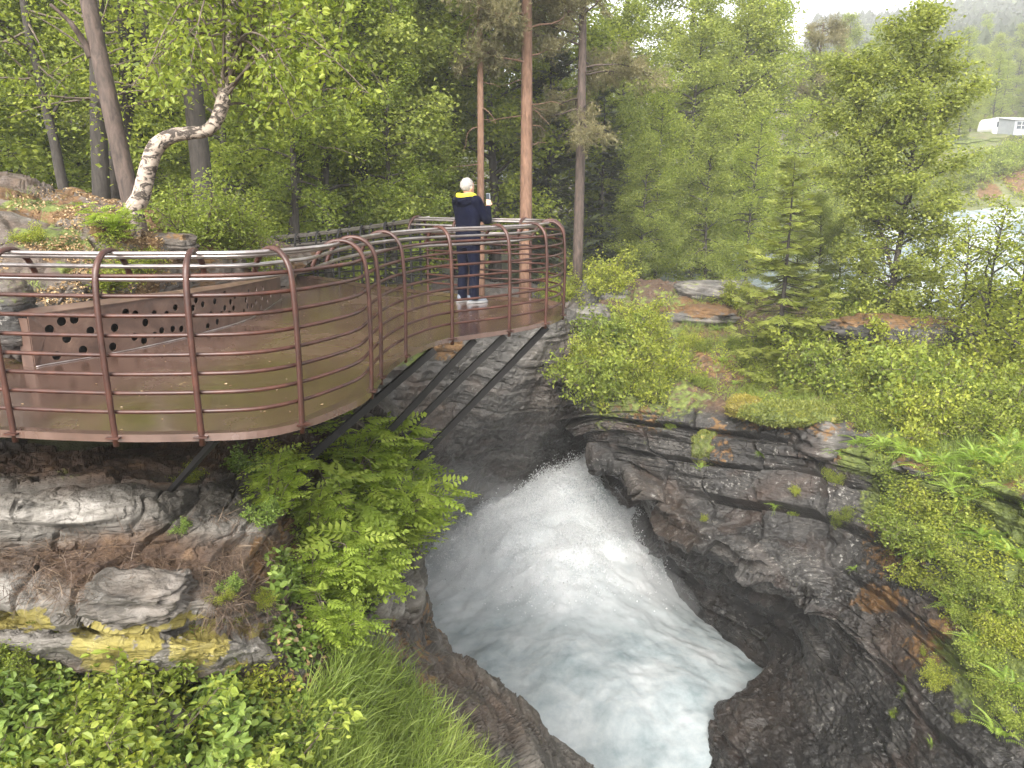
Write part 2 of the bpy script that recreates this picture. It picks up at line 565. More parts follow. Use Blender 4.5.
t.bsdf(Base_Color=t.ramp(n, [(.36, (.1, .14, .15)), (.5, (.24, .275, .28)), (.62, (.4, .42, .42))]), Roughness=.5, Normal=t.bump(n, .6, .3))
M['river'] = t.m

# person, caravan
M['skin'] = flat_mat('skin', (.5, .29, .21), .5, 0, .08, 30)
M['hair'] = flat_mat('hair', (.27, .25, .235), .85, 0, .25, 60)
M['navy'] = flat_mat('navy_fabric', (.0025, .0035, .012), .95, 0, .3, 9, .9, 0, .15)
M['navy_leg'] = flat_mat('navy_trousers', (.003, .004, .012), .95, 0, .3, 9, .9, 0, .15)
M['yellow'] = flat_mat('yellow_lining', (.75, .66, .03), .75, 0, .08, 14)
M['shoe'] = flat_mat('shoe_fabric', (.14, .16, .19), .7, 0, .3, 20)
M['white'] = flat_mat('white_rubber', (.2, .2, .2), .55, 0, .06, 20)
M['phone'] = flat_mat('phone_case', (.35, .37, .4), .25, 0, .1, 20)
M['van_white'] = flat_mat('van_white', (.5, .49, .47), .4, 0, .05, 3)
M['van_grey'] = flat_mat('awning_grey', (.25, .265, .28), .8, 0, .1, 3)
M['glass'] = flat_mat('dark_glass', (.05, .06, .07), .1, 0, .2, 3)
M['eye'] = flat_mat('eye', (.03, .025, .02), .3)
# ------------------------------------------------------------------ terrain
CAM = np.array([0, 0, CAMZ])

def surface(name, ctrl, nu, nv, mat, disp=None, masks=None, smooth=True, root=True, label=None):
    G = np.asarray(ctrl, float)
    S, F, N = sheet(G, nu, nv)
    fl = np.mean(np.sum(N * (CAM - S), -1) * 1.0) < 0
    S, F, N = sheet(G, nu, nv, disp, fl)
    P = S.reshape(-1, 3)
    at_ = masks(P, N.reshape(-1, 3)) if masks else {}
    me = make_mesh(name, P, [F], smooth, None, at_)
    o = obj(name, me, mat)
    tag(o, label, kind='structure')
    if root:
        solid(P, F)
    return o, S

# --- the big rock on the far side of the gorge
A = [
 [(560,300,26),(610,285,26),(670,285,27),(740,290,27),(800,305,27),(860,315,26),(920,320,25),(985,325,24),(1060,330,23),(1160,335,22)],
 [(562,330,24.5),(610,322,24.3),(680,318,24.5),(740,328,24),(800,342,23),(860,353,22),(920,363,21),(985,373,20),(1060,383,19),(1160,393,18)],
 [(570,380,23),(610,385,22),(665,395,21),(715,402,20),(775,412,19),(840,425,18),(905,440,16.5),(975,455,15),(1060,470,13.5),(1150,490,12)],
 [(584,408,22.6),(615,422,21.4),(662,438,20.2),(712,450,19.2),(772,467,18.1),(838,480,17.1),(905,498,15.6),(980,515,13.8),(1065,540,12.2),(1160,590,10.5)],
 [(600,435,22.4),(622,455,20.9),(662,480,19.5),(712,507,18.4),(772,528,17.2),(838,548,16),(908,575,14.2),(985,610,12.3),(1060,670,10.7),(1150,730,9.2)],
 [(611,450,22.0),(634,472,20.3),(660,508,18.7),(702,538,17.2),(768,572,15.9),(825,615,15),(885,648,13.4),(930,695,11.9),(985,750,10.4),(1080,810,8.9)],
 [(617,470,24.6),(642,516,23.8),(669,550,22.1),(707,580,20.4),(777,620,18.3),(805,657,15.5),(812,702,13.9),(830,752,12.6),(870,805,11.1),(950,860,9.7)],
 [(620,500,26.5),(644,545,24.5),(668,578,22.2),(704,608,20.3),(768,652,17.9),(758,690,16.1),(709,724,15.1),(716,775,13.9),(740,830,12.6),(790,900,11.4)],
]
G = [[at(*p) for p in r] for r in A]
G.append([p + np.array([-.1, .2, -3.0]) for p in G[-1]])
G = [[r[0] + np.array([1.6, 8, 0]), r[0] + np.array([.5, 3, 0])] + r for r in G]

def disp_right(P, N):
    px, py = proj(P)
    steep = sstep(.85, .35, N[:, 2])
    d = 1.5 * (strata(P, (-.07, .05, 1), .8, 3, 1.6) - .4) + .7 * (strata(P, (-.06, .05, 1), .27, 8, 1.5) - .35) * sstep(-.4, .2, fbm(P * .5, 3, 15))
    d += .2 * (strata(P, (-.05, .05, 1), .1, 12, 1.4) - .35) * sstep(-.25, .25, fbm(P * .7, 3, 13))
    lowright = sstep(560, 660, py)
    cave = sstep(26, 12, np.hypot(px - 720, (py - 600) * 1.3) - 60) * sstep(19.5, 21, P[:, 1])
    d = d * (.25 + .75 * steep) * (.85 - .3 * lowright) * (1 - .8 * cave)
    return d + .35 * fbm(P * .45, 5, 5) + .13 * (.4 - np.abs(fbm(P * 1.9, 5, 6, .6)))

def mask_right(P, N):
    px, py = proj(P)
    n = fbm(P * 1.1, 4, 31)
    up = sstep(.62, .85, N[:, 2])
    top = sstep(470, 430, py - .12 * (px - 800) + 30 * n)
    org = blobs(P, [(690,312,60,14,.9),(720,440,14,26,.45),(780,418,62,18,.6),(690,375,30,25,.4),(930,340,70,22,.8),(880,600,30,16,.8),(960,640,60,30,.7),(990,655,40,30,.8),(760,370,50,26,.6),(830,405,60,14,.6),(700,345,40,20,.6),(870,455,50,12,.7),(1010,480,30,20,.9),(640,400,50,30,.5),(945,455,80,14,.7),(900,545,40,40,.5)], .5, 1.2, 3)
    grn = blobs(P, [(850,375,150,50,.55),(640,375,80,60,.6),(960,420,120,50,.9),(920,500,60,70,.8),(985,540,80,80,.8),(1000,650,60,80,.8),(900,460,70,18,.9)], .5, .9, 4)
    yel = blobs(P, [(790,415,45,10,.35)], .5, 2, 5)
    brn = np.clip(.9 * top * up + .75 * blobs(P, [(720,350,60,60,.8),(660,520,45,50,.45),(740,700,70,60,.4),(950,640,90,50,.4)], .6, 1.0, 6), 0, .95)
    wet = np.clip(sstep(-5.5, -9.0, P[:, 2] + n * 1.5), 0, 1)  # wet towards the water, with the undercut's shade painted in as well
    return dict(orange=org, green=np.maximum(grn, .5 * top * up * sstep(0, .3, n)), yellow=yel, brown=brn, pale=np.zeros(len(P)), wet=wet)

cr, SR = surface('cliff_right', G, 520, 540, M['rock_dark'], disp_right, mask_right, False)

# --- the rock wall under the far end of the platform
A = [
 [(300,302,20),(400,305,21.5),(470,310,22.5),(540,312,23),(580,296,24.5),(620,282,28)],
 [(300,330,20),(400,332,21),(470,333,22),(540,338,22.6),(585,345,24.4),(620,340,28.6)],
 [(300,390,20),(400,390,21),(470,390,22.2),(535,388,23),(578,400,25),(616,400,29.6)],
 [(310,450,20),(400,450,21.5),(462,445,23.2),(526,436,24.3),(566,442,26.4),(610,445,31)],
 [(320,520,20.5),(392,512,22.4),(446,498,24.8),(514,486,26.6),(560,470,29.5),(606,462,33)],
 [(335,590,22),(404,570,24.4),(448,536,27.2),(500,508,29),(562,490,30.5),(606,478,34)],
]
G = [[at(*p) for p in r] for r in A]
G.append([p + np.array([0, .2, -3.5]) for p in G[-1]])
G = [[p + np.array([.1, 11, -.3]) for p in G[0]], [p + np.array([.05, 3, .05]) for p in G[0]]] + G
def disp_far(P, N):
    d = 1.0 * (strata(P, (.3, -.25, .9), .8, 21, 1.5) - .35) + .5 * (strata(P, (.3, -.2, .9), .28, 22, 2) - .35)
    return d * .16 + .5 * fbm(P * .5, 5, 23) + .2 * (.4 - np.abs(fbm(P * 1.3, 5, 24, .6)))
def mask_far(P, N):
    n = fbm(P * 1.1, 4, 33)
    z0 = np.zeros(len(P))
    return dict(orange=blobs(P, [(440,345,34,16,.8),(600,400,40,40,.4)], .5, 1, 7), green=blobs(P, [(400,355,30,14,.7),(640,330,60,40,.6)], .5, 1, 8), yellow=z0,
                brown=blobs(P, [(450,520,70,50,.35),(560,380,60,50,.3),(420,420,40,40,.4)], .6, .8, 9), pale=blobs(P, [(545,350,36,30,.2),(550,405,20,14,.5),(520,470,40,30,.2)], .7, 1.2, 10), wet=.75 * sstep(-3, -8, P[:, 2] + n))
surface('cliff_far', G, 300, 300, M['rock_grey'], disp_far, mask_far, False)

# --- the near rock that carries the platform
A = [
 [(-80,412,10.5),(40,412,10.5),(120,412,10.5),(200,412,10.5),(270,412,10.8),(330,412,11.5),(378,402,12.5)],
 [(-80,437,8),(40,437,8),(120,437,8),(200,437,8),(270,437,8.3),(330,437,8.7),(380,440,9.6)],
 [(-80,482,6.0),(40,482,6.0),(120,482,6.0),(200,482,6.1),(270,478,6.9),(325,475,7.8),(385,490,8.9)],
 [(-80,506,5.2),(40,506,5.2),(120,511,5.3),(190,517,5.5),(270,520,6),(325,522,7.1),(388,530,8.5)],
 [(-80,560,5.0),(40,560,5.0),(120,560,5.05),(190,570,5.1),(260,575,5.3),(310,575,6.4),(398,562,8.2)],
 [(-80,600,4.6),(40,603,4.6),(120,600,4.55),(190,600,4.6),(260,603,4.85),(312,605,5.9),(408,590,8.1)],
 [(-80,617,4.85),(40,620,4.8),(120,622,4.75),(190,624,4.75),(252,628,4.9),(312,628,5.7),(410,612,8.0)],
 [(-80,640,4.55),(40,643,4.5),(120,646,4.45),(190,650,4.45),(258,652,4.65),(318,660,5.5),(404,634,7.9)],
 [(-80,668,5.0),(40,673,5.0),(120,678,5.0),(190,690,5.0),(250,690,5.15),(335,690,5.4),(452,681,7.9)],
 [(-80,720,4.5),(40,720,4.5),(120,725,4.5),(190,730,4.6),(265,730,4.8),(365,728,5.5),(510,716,8.0)],
 [(-80,800,3.9),(40,800,3.9),(120,800,3.9),(190,800,4.0),(270,800,4.3),(400,800,5.1),(574,772,8.1)],
 [(-80,950,3.3),(40,950,3.3),(120,950,3.3),(190,950,3.3),(270,950,3.5),(420,940,4.3),(690,880,7.9)],
]
G = []
for r in A:
    P_ = [at(*p) for p in r]
    G.append(P_ + [P_[-1] + np.array([.12, .9, -1.2]), P_[-1] + np.array([.2, 2.2, -8.0])])
def disp_left(P, N):
    px, py = proj(P)
    d = .30 * (strata(P, (.12, -.12, 1), .3, 41, 1.8) - .4) + .16 * (strata(P, (.07, -.1, 1), .085, 42, 4) - .4) * sstep(-.2, .3, fbm(P * 1.1, 3, 43)) + .03 * (strata(P, (.07, -.1, 1), .03, 44, 5) - .4) * sstep(0, .4, fbm(P * 1.3, 3, 47)) * sstep(380, 330, px)
    under = sstep(620, 650, py) * sstep(690, 665, py) * sstep(300, 250, px)
    return d * (1 - .6 * under) + .2 * fbm(P * 1.1, 5, 45) + .07 * (.4 - np.abs(fbm(P * 3.2, 5, 46, .6)))
def mask_left(P, N):
    px, py = proj(P)
    z0 = np.zeros(len(P))
    pale = blobs(P, [(50,520,120,34,1),(140,600,75,30,1),(30,590,60,26,.8),(250,640,60,32,.8),(180,645,60,26,.5),(60,640,70,20,.5),(395,590,28,28,.8),(240,530,50,14,.5)], .5, 2.2, 11)
    yel = blobs(P, [(112,640,42,24,1),(198,648,22,30,1),(30,624,46,13,.9),(255,630,18,9,.7),(240,668,20,6,.5)], .35, 3.5, 12, 1.15)
    brn = blobs(P, [(110,560,140,38,1),(230,575,70,50,.75),(170,455,240,30,1),(60,590,50,16,.5),(290,560,40,60,.7),(300,640,40,30,.5),(400,690,90,50,.45),(470,720,80,40,.3),(140,690,220,26,.9)], .5, 2.2, 13)
    org = blobs(P, [(270,560,30,30,.6),(300,520,40,30,.5),(410,640,40,40,.35),(420,690,24,20,.6)], .5, 2, 14)
    grn = blobs(P, [(60,470,90,14,.25),(360,720,90,60,.8),(100,740,260,60,.7),(300,470,80,30,.4)], .5, 2, 15)
    brn = brn * (1 - .95 * np.clip(yel * 1.2, 0, 1)) * (1 - .9 * blobs(P, [(140,600,60,22,1),(40,515,90,22,1)], .4, 3, 16))
    return dict(pale=pale, yellow=yel, brown=np.clip(brn, 0, 1), orange=org, green=grn, wet=sstep(-4, -8, P[:, 2]))
surface('cliff_left', G, 460, 520, M['rock_left'], disp_left, mask_left, False)

# --- bare rock rise behind the platform
A = [
 [(-140,350,6.8),(0,345,7.1),(45,335,7.4),(120,312,8.6),(200,296,10.4),(290,287,13.2)],
 [(-140,285,7.5),(0,282,7.8),(60,282,8.1),(140,276,9.2),(220,270,11.2),(300,271,13.9)],
 [(-140,240,8),(0,242,8.5),(60,242,8.8),(140,242,9.7),(220,252,11.7),(310,264,14.7)],
 [(-140,200,9),(0,206,9.6),(60,212,10.1),(140,224,10.7),(220,242,12.7),(320,260,15.7)],
 [(-140,172,11.3),(0,183,12),(50,192,12),(140,214,12.2),(220,237,14),(320,258,17)],
 [(-140,190,15),(0,195,15),(60,200,15),(140,222,15),(220,242,17),(320,262,20)],
]
def disp_hump(P, N):
    return .28 * (strata(P, (.1, -.5, .9), .4, 51, 2) - .4) + .12 * (strata(P, (.1, -.4, .9), .12, 52, 3) - .4) + .16 * fbm(P * .8, 5, 53) + .03 * fbm(P * 4, 3, 54)
def mask_hump(P, N):
    n = fbm(P * 1.6, 4, 57)
    z0 = np.zeros(len(P))
    return dict(orange=np.maximum(.85 * sstep(.0, .25, n), blobs(P, [(150,225,60,24,.9),(80,200,40,10,.7),(170,260,80,14,.8)], .5, 2, 17)), brown=.6 * sstep(.1, -.3, n) * sstep(.75, .95, N[:, 2]),
                green=blobs(P, [(30,205,40,8,.7),(60,235,60,16,.6),(100,270,60,14,.5)], .5, 2, 18), pale=blobs(P, [(60,215,80,14,.35),(180,240,30,16,.4)], .6, 2, 19), yellow=z0, wet=z0)
surface('rock_outcrop', rows(*A), 220, 160, M['rock_hump'], disp_hump, mask_hump)

# --- the far bank and the hills
A = [
 [(540,288,34),(600,287,35),(680,290,38),(760,252,52),(860,226,62),(930,220,64),(990,214,64),(1060,211,64),(1190,208,64),(1500,200,64)],
 [(540,276,38),(600,274,39),(680,272,42),(760,236,57),(860,204,67),(930,190,67),(990,178,67),(1060,172,67),(1190,168,67),(1500,160,67)],
 [(540,262,48),(600,258,49),(680,248,52),(760,212,63),(860,166,72),(930,150,72),(990,143,72),(1060,140,72),(1190,136,72),(1500,130,72)],
 [(540,232,70),(600,226,70),(680,208,75),(760,172,80),(860,142,80),(930,137,80),(990,134,80),(1060,133,80),(1190,131,80),(1500,126,80)],
 [(540,200,140),(600,195,140),(680,180,140),(760,150,140),(860,122,140),(930,114,140),(990,110,140),(1060,107,140),(1190,102,140),(1500,90,140)],
 [(540,140,260),(600,135,260),(680,115,260),(760,95,260),(860,75,260),(930,64,260),(990,55,260),(1060,48,260),(1190,40,260),(1500,20,260)],
 [(540,75,380),(600,70,380),(680,58,380),(760,48,380),(860,42,380),(930,34,380),(990,24,380),(1060,14,380),(1190,0,380),(1500,-20,380)],
 [(540,110,470),(600,105,470),(680,90,470),(760,80,470),(860,70,470),(930,60,470),(990,50,470),(1060,40,470),(1190,30,470),(1500,10,470)],
]
def disp_bank(P, N):
    return .35 * fbm(P * .3, 4, 61) * np.clip((P[:, 1] - 30) / 20, .3, 4)
def mask_bank(P, N):
    z0 = np.zeros(len(P))
    return dict(orange=blobs(P, [(1005,166,22,15,1.4),(1022,178,18,16,1.4),(972,178,20,11,1.3),(988,192,16,9,1.2)], .5, .5, 20, .7), green=sstep(.0, .3, fbm(P * .15, 3, 62)), brown=.85 * sstep(85, 120, P[:, 1]), pale=z0, yellow=z0, wet=z0)
surface('hill', rows(*A), 260, 260, M['rock_bank'], disp_bank, mask_bank)

# --- the ground under the wood, one sheet out to the horizon
RIMY = [-60, 4, 9, 16, 19, 24, 30, 33, 36, 60, 100, 400, 900]
RIMX = [-1, -1.5, -3.0, -5.4, -5.2, -4.8, -4.5, 2.0, 4.4, 3, 0, -10, -60]
def axis(a, b, fine, step, grow):
    v = [a]
    s = step
    while v[-1] < b:
        if v[-1] > fine: s *= grow
        v.append(v[-1] + s)
    return np.array(v)
gx = np.concatenate([-axis(0, 480, 24, .5, 1.09)[::-1][:-1], axis(0, 480, 24, .5, 1.09)])
gy = np.concatenate([-axis(0, 40, 0, .6, 1.1)[::-1][:-1], axis(0, 545, 46, .5, 1.08)])
XX, YY = np.meshgrid(gx, gy)
rim = np.interp(YY, RIMY, RIMX)
zf = np.interp(YY, [0, 9, 13, 20, 36, 70, 140, 400], [-2.5, -.75, -.55, -1.9, -2.6, -1.5, 2, 60])
zf = zf + .25 * fbm(np.stack([XX, YY, 0 * XX], -1) * .25, 4, 71)
k = sstep(rim - 1.2, rim + .6, XX)
ZZ = zf * (1 - k) + (-15.0) * k
under = sstep(7.5, 5, YY)             # the slope falls away in front of the near rock
ZZ = ZZ * (1 - under) + np.minimum(ZZ, -6.0) * under
under2 = sstep(4.0, 1.0, YY) * sstep(3, -1, XX)
ZZ = ZZ * (1 - under2) + (-2.6) * under2
S = np.stack([XX, YY, ZZ], -1)
ny, nx = XX.shape
i = np.arange(ny - 1)[:, None] * nx
j = np.arange(nx - 1)[None]
F = np.stack([i + j, i + j + 1, i + nx + j + 1, i + nx + j], -1).reshape(-1, 4)
g = obj('ground', make_mesh('ground', S.reshape(-1, 3), [F], True), M['ground'])
tag(g, kind='structure')
solid(S, F)

# --- water: the fall with its pool, and the river that feeds it
A = [
 [(500,470,33),(540,480,30.5),(566,468,29.4),(588,456,28.8),(603,438,28.4),(615,446,28.6),(644,480,29.5)],
 [(440,520,30),(508,491,27.3),(560,486,25.6),(596,481,25.2),(628,500,25.4),(662,532,26.4),(700,560,27)],
 [(385,560,27.5),(470,530,25.8),(540,520,23.6),(592,521,23.2),(645,545,23.2),(705,580,25),(760,600,25)],
 [(350,600,24.5),(455,578,22.5),(530,570,21),(592,579,20.5),(655,596,20.6),(745,622,22),(800,630,22)],
 [(360,642,20),(458,632,19),(530,631,18.4),(602,640,18),(685,652,17.9),(800,668,19),(860,670,19)],
 [(380,722,17),(468,712,16),(550,711,15.6),(622,715,15.3),(705,722,15.3),(830,742,15.5),(900,750,15.5)],
 [(400,850,13.2),(510,850,13),(600,850,13),(690,850,13),(780,850,13),(870,850,13),(960,850,13)],
]
def disp_water(P, N):
    px, py = proj(P)
    top = sstep(600, 500, py)
    d = fbm(P * np.array([.45, .4, .5]), 3, 81, .45) * .55
    d2 = fbm(P * 1.2, 4, 82, .5) * .22
    return d * (.4 + .8 * top) + d2 * (.5 + .8 * top) + .07 * fbm(P * 2.6, 4, 83, .55) * (.45 + top)
def mask_water(P, N):
    px, py = proj(P)
    n = fbm(P * .5, 4, 21)
    return dict(aqua=np.clip(np.maximum(sstep(555, 650, py + 60 * n + .12 * np.abs(px - 560)), .5 * blobs(P, [(604,480,22,40,1)], .8, .8, 21)), 0, 1))
pw, SW = surface('pool_water', rows(*A), 300, 320, M['white_water'], disp_water, mask_water, root=False)
# spray: flecks of foam thrown up over the fall
r_ = np.random.default_rng(88)
W = SW.reshape(-1, 3)
px_, py_ = proj(W)
wt = np.clip(1.15 * (1 - sstep(470, 640, py_ + .10 * np.abs(px_ - 560))), 0, 1) ** 1.5 * ((px_ > 400) & (px_ < 780) & (py_ < 765))
wt = wt * np.clip(.55 + 1.5 * fbm(W * .9, 3, 5), .05, 2)
k = r_.choice(len(W), 90000, p=wt / wt.sum())
hgt = np.abs(r_.normal(size=len(k))) * np.clip(.05 + .3 * wt[k], 0, .34)
C_ = W[k] + r_.normal(size=(len(k), 3)) * .12 + np.stack([0 * hgt, -.3 * hgt, hgt], -1)
D_ = norm(r_.normal(size=(len(k), 3)))
E_ = norm(np.cross(D_, r_.normal(size=(len(k), 3))))
sz = r_.uniform(.01, .036, len(k))[:, None]
V = np.stack([C_ - D_ * sz, C_ + E_ * sz * .8, C_ + D_ * sz, C_ - E_ * sz * .8], 1).reshape(-1, 3)
o = obj('spray', make_mesh('spray', V, [np.arange(len(V)).reshape(-1, 4)]), M['spray'])
tag(o, kind='stuff')
A = [
 [(600,335,26.5),(700,335,26.5),(800,335,26.5),(950,335,26.5),(1100,340,26.5),(1300,340,26.5)],
 [(640,292,34),(720,288,36),(800,286,36),(950,287,36),(1100,290,36),(1300,292,36)],
 [(690,262,44),(760,256,46),(850,254,46),(950,255,46),(1100,257,46),(1300,258,46)],
 [(740,234,56),(810,226,58),(900,221,58),(1000,217,58),(1150,215,58),(1350,212,58)],
 [(780,210,74),(840,205,76),(920,202,76),(1000,200,76),(1150,198,76),(1350,195,76)],
]
def disp_river(P, N):
    return .5 * (1 - np.abs(fbm(P * np.array([.3, .5, .3]), 4, 84))) - .35 + .15 * fbm(P * 1.2, 3, 85)
surface('river', rows(*A), 220, 200, M['river'], disp_river, None, root=False)

# ------------------------------------------------------------------ rooting helper: what the camera pixel meets
_bvh = [None]
def bvh():
    if _bvh[0] is None:
        V = np.concatenate(BV)
        polys = np.concatenate(BF)
        _bvh[0] = BVHTree.FromPolygons(V.tolist(), polys.tolist())
    return _bvh[0]
def hit(px, py, lift=0.0):
    d = ray(px, py)
    d = d / np.linalg.norm(d)
    p, n, i, dist = bvh().ray_cast(Vector((0, 0, CAMZ)), Vector(d))
    if p is None:
        return None, None
    n = np.array(n)
    if np.dot(n, d) > 0: n = -n
    return np.array(p) + n * lift, n
def drop(x, y, z0=60.0):
    p, n, i, dist = bvh().ray_cast(Vector((x, y, z0)), Vector((0, 0, -1)))
    return np.array(p) if p is not None else np.array([x, y, 0.])
# ------------------------------------------------------------------ the steel viewing platform
FRONT = [(-190,424),(-100,431),(0,434),(60,437),(130,439),(202,438),(259,435),(302,426),(340,412),(364,400),(375,387),(384,375),(397,363),(416,352),(443,342),(475,337),(509,332),(543,325),(558,319.5),(564,313)]
FAR = [(560,305.5),(545,301.5),(520,299.5),(490,298),(460,296),(430,293),(400,290),(370,286.5),(340,281),(310,277)]
ctl = np.array([atz(x, y, 0.0) for x, y in FRONT + FAR])
line = catmull(ctl, 10)
seg = np.linalg.norm(np.diff(line, axis=0), axis=1)
arc = np.concatenate([[0], np.cumsum(seg)])
def ol(s):
    return np.stack([np.interp(s, arc, line[:, k]) for k in range(3)], -1)
def oln(s):
    a, b = ol(np.asarray(s) - .12), ol(np.asarray(s) + .12)
    t = norm(b - a)
    return np.stack([t[..., 1], -t[..., 0], 0 * t[..., 0]], -1)      # outward
Lend = arc[np.argmin(np.linalg.norm(line - atz(428, 292.5, 0.0), axis=1))]
Ltot = arc[-1]
def s_at(px, py):
    p = atz(px, py, 0.0)
    return arc[np.argmin(np.linalg.norm(line - p, axis=1))]

platform = empty('viewing_platform', (0, 7, 0), 0, 'curved rust brown steel viewing platform with caged bar railing over the gorge', 'viewing platform')
def plat(name, mb, mat, smooth=False, **kw):
    V0 = np.concatenate(mb.V) - np.array([0, 7, 0])
    mb.V = [V0]
    return tag(mb.build(name, mat, platform, smooth), **kw)

# floor plate
bm = bmesh.new()
edge = [tuple(p) for p in ol(np.linspace(0, Ltot, 200))]
back = [(-4.8, 15.4, 0), (-7.5, 13.5, 0), (-9, 9, 0), (-8.2, 4.9, 0)]
vs = [bm.verts.new((x, y - 7, z)) for x, y, z in edge + back]
f = bm.faces.new(vs)
if f.normal.z < 0: f.normal_flip()
bm.normal_update()
if f.normal.z < 0: f.normal_flip()
ex = bmesh.ops.extrude_face_region(bm, geom=[f])
bmesh.ops.translate(bm, verts=[v for v in ex['geom'] if isinstance(v, bmesh.types.BMVert)], vec=(0, 0, -.02))
bmesh.ops.recalc_face_normals(bm, faces=bm.faces)
bmesh.ops.triangulate(bm, faces=[f for f in bm.faces if len(f.verts) > 4])
me = bpy.data.meshes.new('floor_plate')
bm.to_mesh(me)
bm.free()
obj('floor_plate', me, M['deck'], platform)

# edge strip under the plate's rim
mb = MB()
ss = np.linspace(0, Ltot, 240)
p, n = ol(ss), oln(ss)
prof = [(-.15, .004), (.004, .03), (.01, -.018), (-.012, -.026)]
V = np.concatenate([p + n * a + np.array([0, 0, b]) for a, b in prof])
m = len(ss)
F = []
for k in range(3):
    i = np.arange(m - 1) + k * m
    F.append(np.stack([i, i + 1, i + 1 + m, i + m], -1))
mb.add(V, [np.concatenate(F)])
plat('edge_strip', mb, M['deck'])

# railing section: (outward offset, height)
SECT = np.array([(0, -.05), (.012, .3), (.016, .7), (0, .98), (-.035, 1.085), (-.105, 1.15), (-.19, 1.168), (-.275, 1.145), (-.35, 1.075), (-.405, .965)])
SECTC = catmull(SECT, 5)
def post(s):
    p, n = ol(np.array([s]))[0], oln(np.array([s]))[0]
    P = p[None] + SECTC[:, :1] * n[None] + SECTC[:, 1:] * np.array([[0, 0, 1]])
    mb = MB()
    t = np.array([-n[1], n[0], 0])
    mb.add(*tube(P, .021, 8, .017, side=t))
    q = plat('post', mb, M['rust'], True)
    fb = MB()
    fb.add(*box(p + n * .0 + np.array([0, -7, .012]), (.085, .085, .012), np.stack([t, n, [0, 0, 1]], 1)))
    for a_ in (-.028, .028):
        fb.add(*tube([p + t * a_ - n * .026 + np.array([0, -7, .012]), p + t * a_ - n * .026 + np.array([0, -7, .03])], .007, 6))
    fb.build('foot_plate', M['rust'], q)
POSTS = [(-175,425),(-82,431),(17,434),(115,438),(203,437),(302,425.5),(370.5,392),(381.5,378),(406,357.5),(453,340),(508,332),(545,324.5),(562,316)]
ps = [s_at(*q) for q in POSTS]
s = ps[-1] + .62
while s < Lend:
    ps.append(s)
    s += 1.0
ps.append(Lend - .02)
for s in ps:
    post(s)
ss = np.linspace(0, Lend, 260)
p, n = ol(ss), oln(ss)
def rail(off, z, r, mat, name):
    mb = MB()
    P = p + n * off + np.array([0, 0, z])
    # even out the inner rails in the tight bends
    if off < -.1:
        for _ in range(6):
            P[1:-1] = .25 * P[:-2] + .5 * P[1:-1] + .25 * P[2:]
    mb.add(*tube(P, r, 8))
    plat(name, mb, mat, True)
for z in (.17, .293, .415, .537, .66, .783, .905, 1.025):
    rail(-.026 if z < .98 else -.034, z, .0135, M['rust'], 'rail')
for off, z in ((-.19, 1.148), (-.275, 1.122), (-.345, 1.055), (-.388, .965)):
    rail(off, z, .0145, M['handrail'], 'handrail')

# raking struts down to the rock
STR = [((434,350,8.0),(268,493,7.2)),((474.6,340,8.6),(372,450,8.2)),((505,336,9.0),(382,456,8.4)),((547,327,9.2),(415,463,8.9)),((215,440,5.1),(165,497,5.9))]
for a, b in STR:
    A_, B_ = at(*a), at(*b)
    A_ = atz(a[0], a[1], -.05) + np.array([0, .02, 0])
    B_ = at(*b)
    B_ = A_ + (B_ - A_) * 1.04
    mb = MB()
    mb.add(*beam(A_, B_, .065 if a[2] > 6 else .035, .07 if a[2] > 6 else .04))
    plat('strut', mb, M['dark_steel'])
# joists under the plate
for xx in ():
    mb = MB()
    mb.add(*beam((xx, 5.15, -.11), (xx - .4, 9.5, -.11), .08, .12))
    plat('joist', mb, M['dark_steel'])

# ------------------------------------------------------------------ perforated steel wall at the back of the platform
WB = [(35,366),(44,364),(95,355.5),(145.6,345.6),(203,332),(250.6,317),(281,298)]
WT = [(35,318),(44,316),(95,309),(145.6,301.6),(203,293.5),(250.6,285),(281,278.5)]
wb = catmull([atz(x, y, .012) for x, y in WB], 12)
sw = np.concatenate([[0], np.cumsum(np.linalg.norm(np.diff(wb, axis=0), axis=1))])
wx, wyy = proj(wb)
WL = sw[-1]
hts = []
for (x, y) in WT:
    k = np.argmin(np.abs(wx - x))
    hts.append(at(x, y, wb[k][1])[2])
kx = [np.interp(x, wx, sw) for x, y in WT]
def wh(s): return np.interp(s, kx, hts)
def wpos(s): return np.stack([np.interp(s, sw, wb[:, k]) for k in range(3)], -1)
HOL = [(160,384),(198,361),(235,355),(170,460),(206,410),(277,388),(248,443),(275,428),(335,436),(347,378),(384,335),(411,340),(401,404),(427,422),(437,363),(465,337),(459,399),(481,385),(500,338),(513,380),(527,319),(538,380),(577,320),(588,298),(606,310),(614,376),(627,337),(641,300),(643,358),(657,335),(668,318),(680,333),(693,318),(671,278),(686,300),(700,284),(722,328),(733,314),(730,296),(745,312),(757,300),(770,314),(775,288),(790,296),(800,280),(740,272),(760,266),(780,262),(812,272)]
from mathutils.geometry import delaunay_2d_cdt
verts2, edges2, holes2 = [], [], []
N_ = 90
outer = [(s, 0.0) for s in np.linspace(0, WL, N_)] + [(s, float(wh(s))) for s in np.linspace(WL, 0, N_)]
def loop2(pts):
    b = len(verts2)
    verts2.extend([Vector(q) for q in pts])
    edges2.extend([(b + i, b + (i + 1) % len(pts)) for i in range(len(pts))])
loop2(outer)
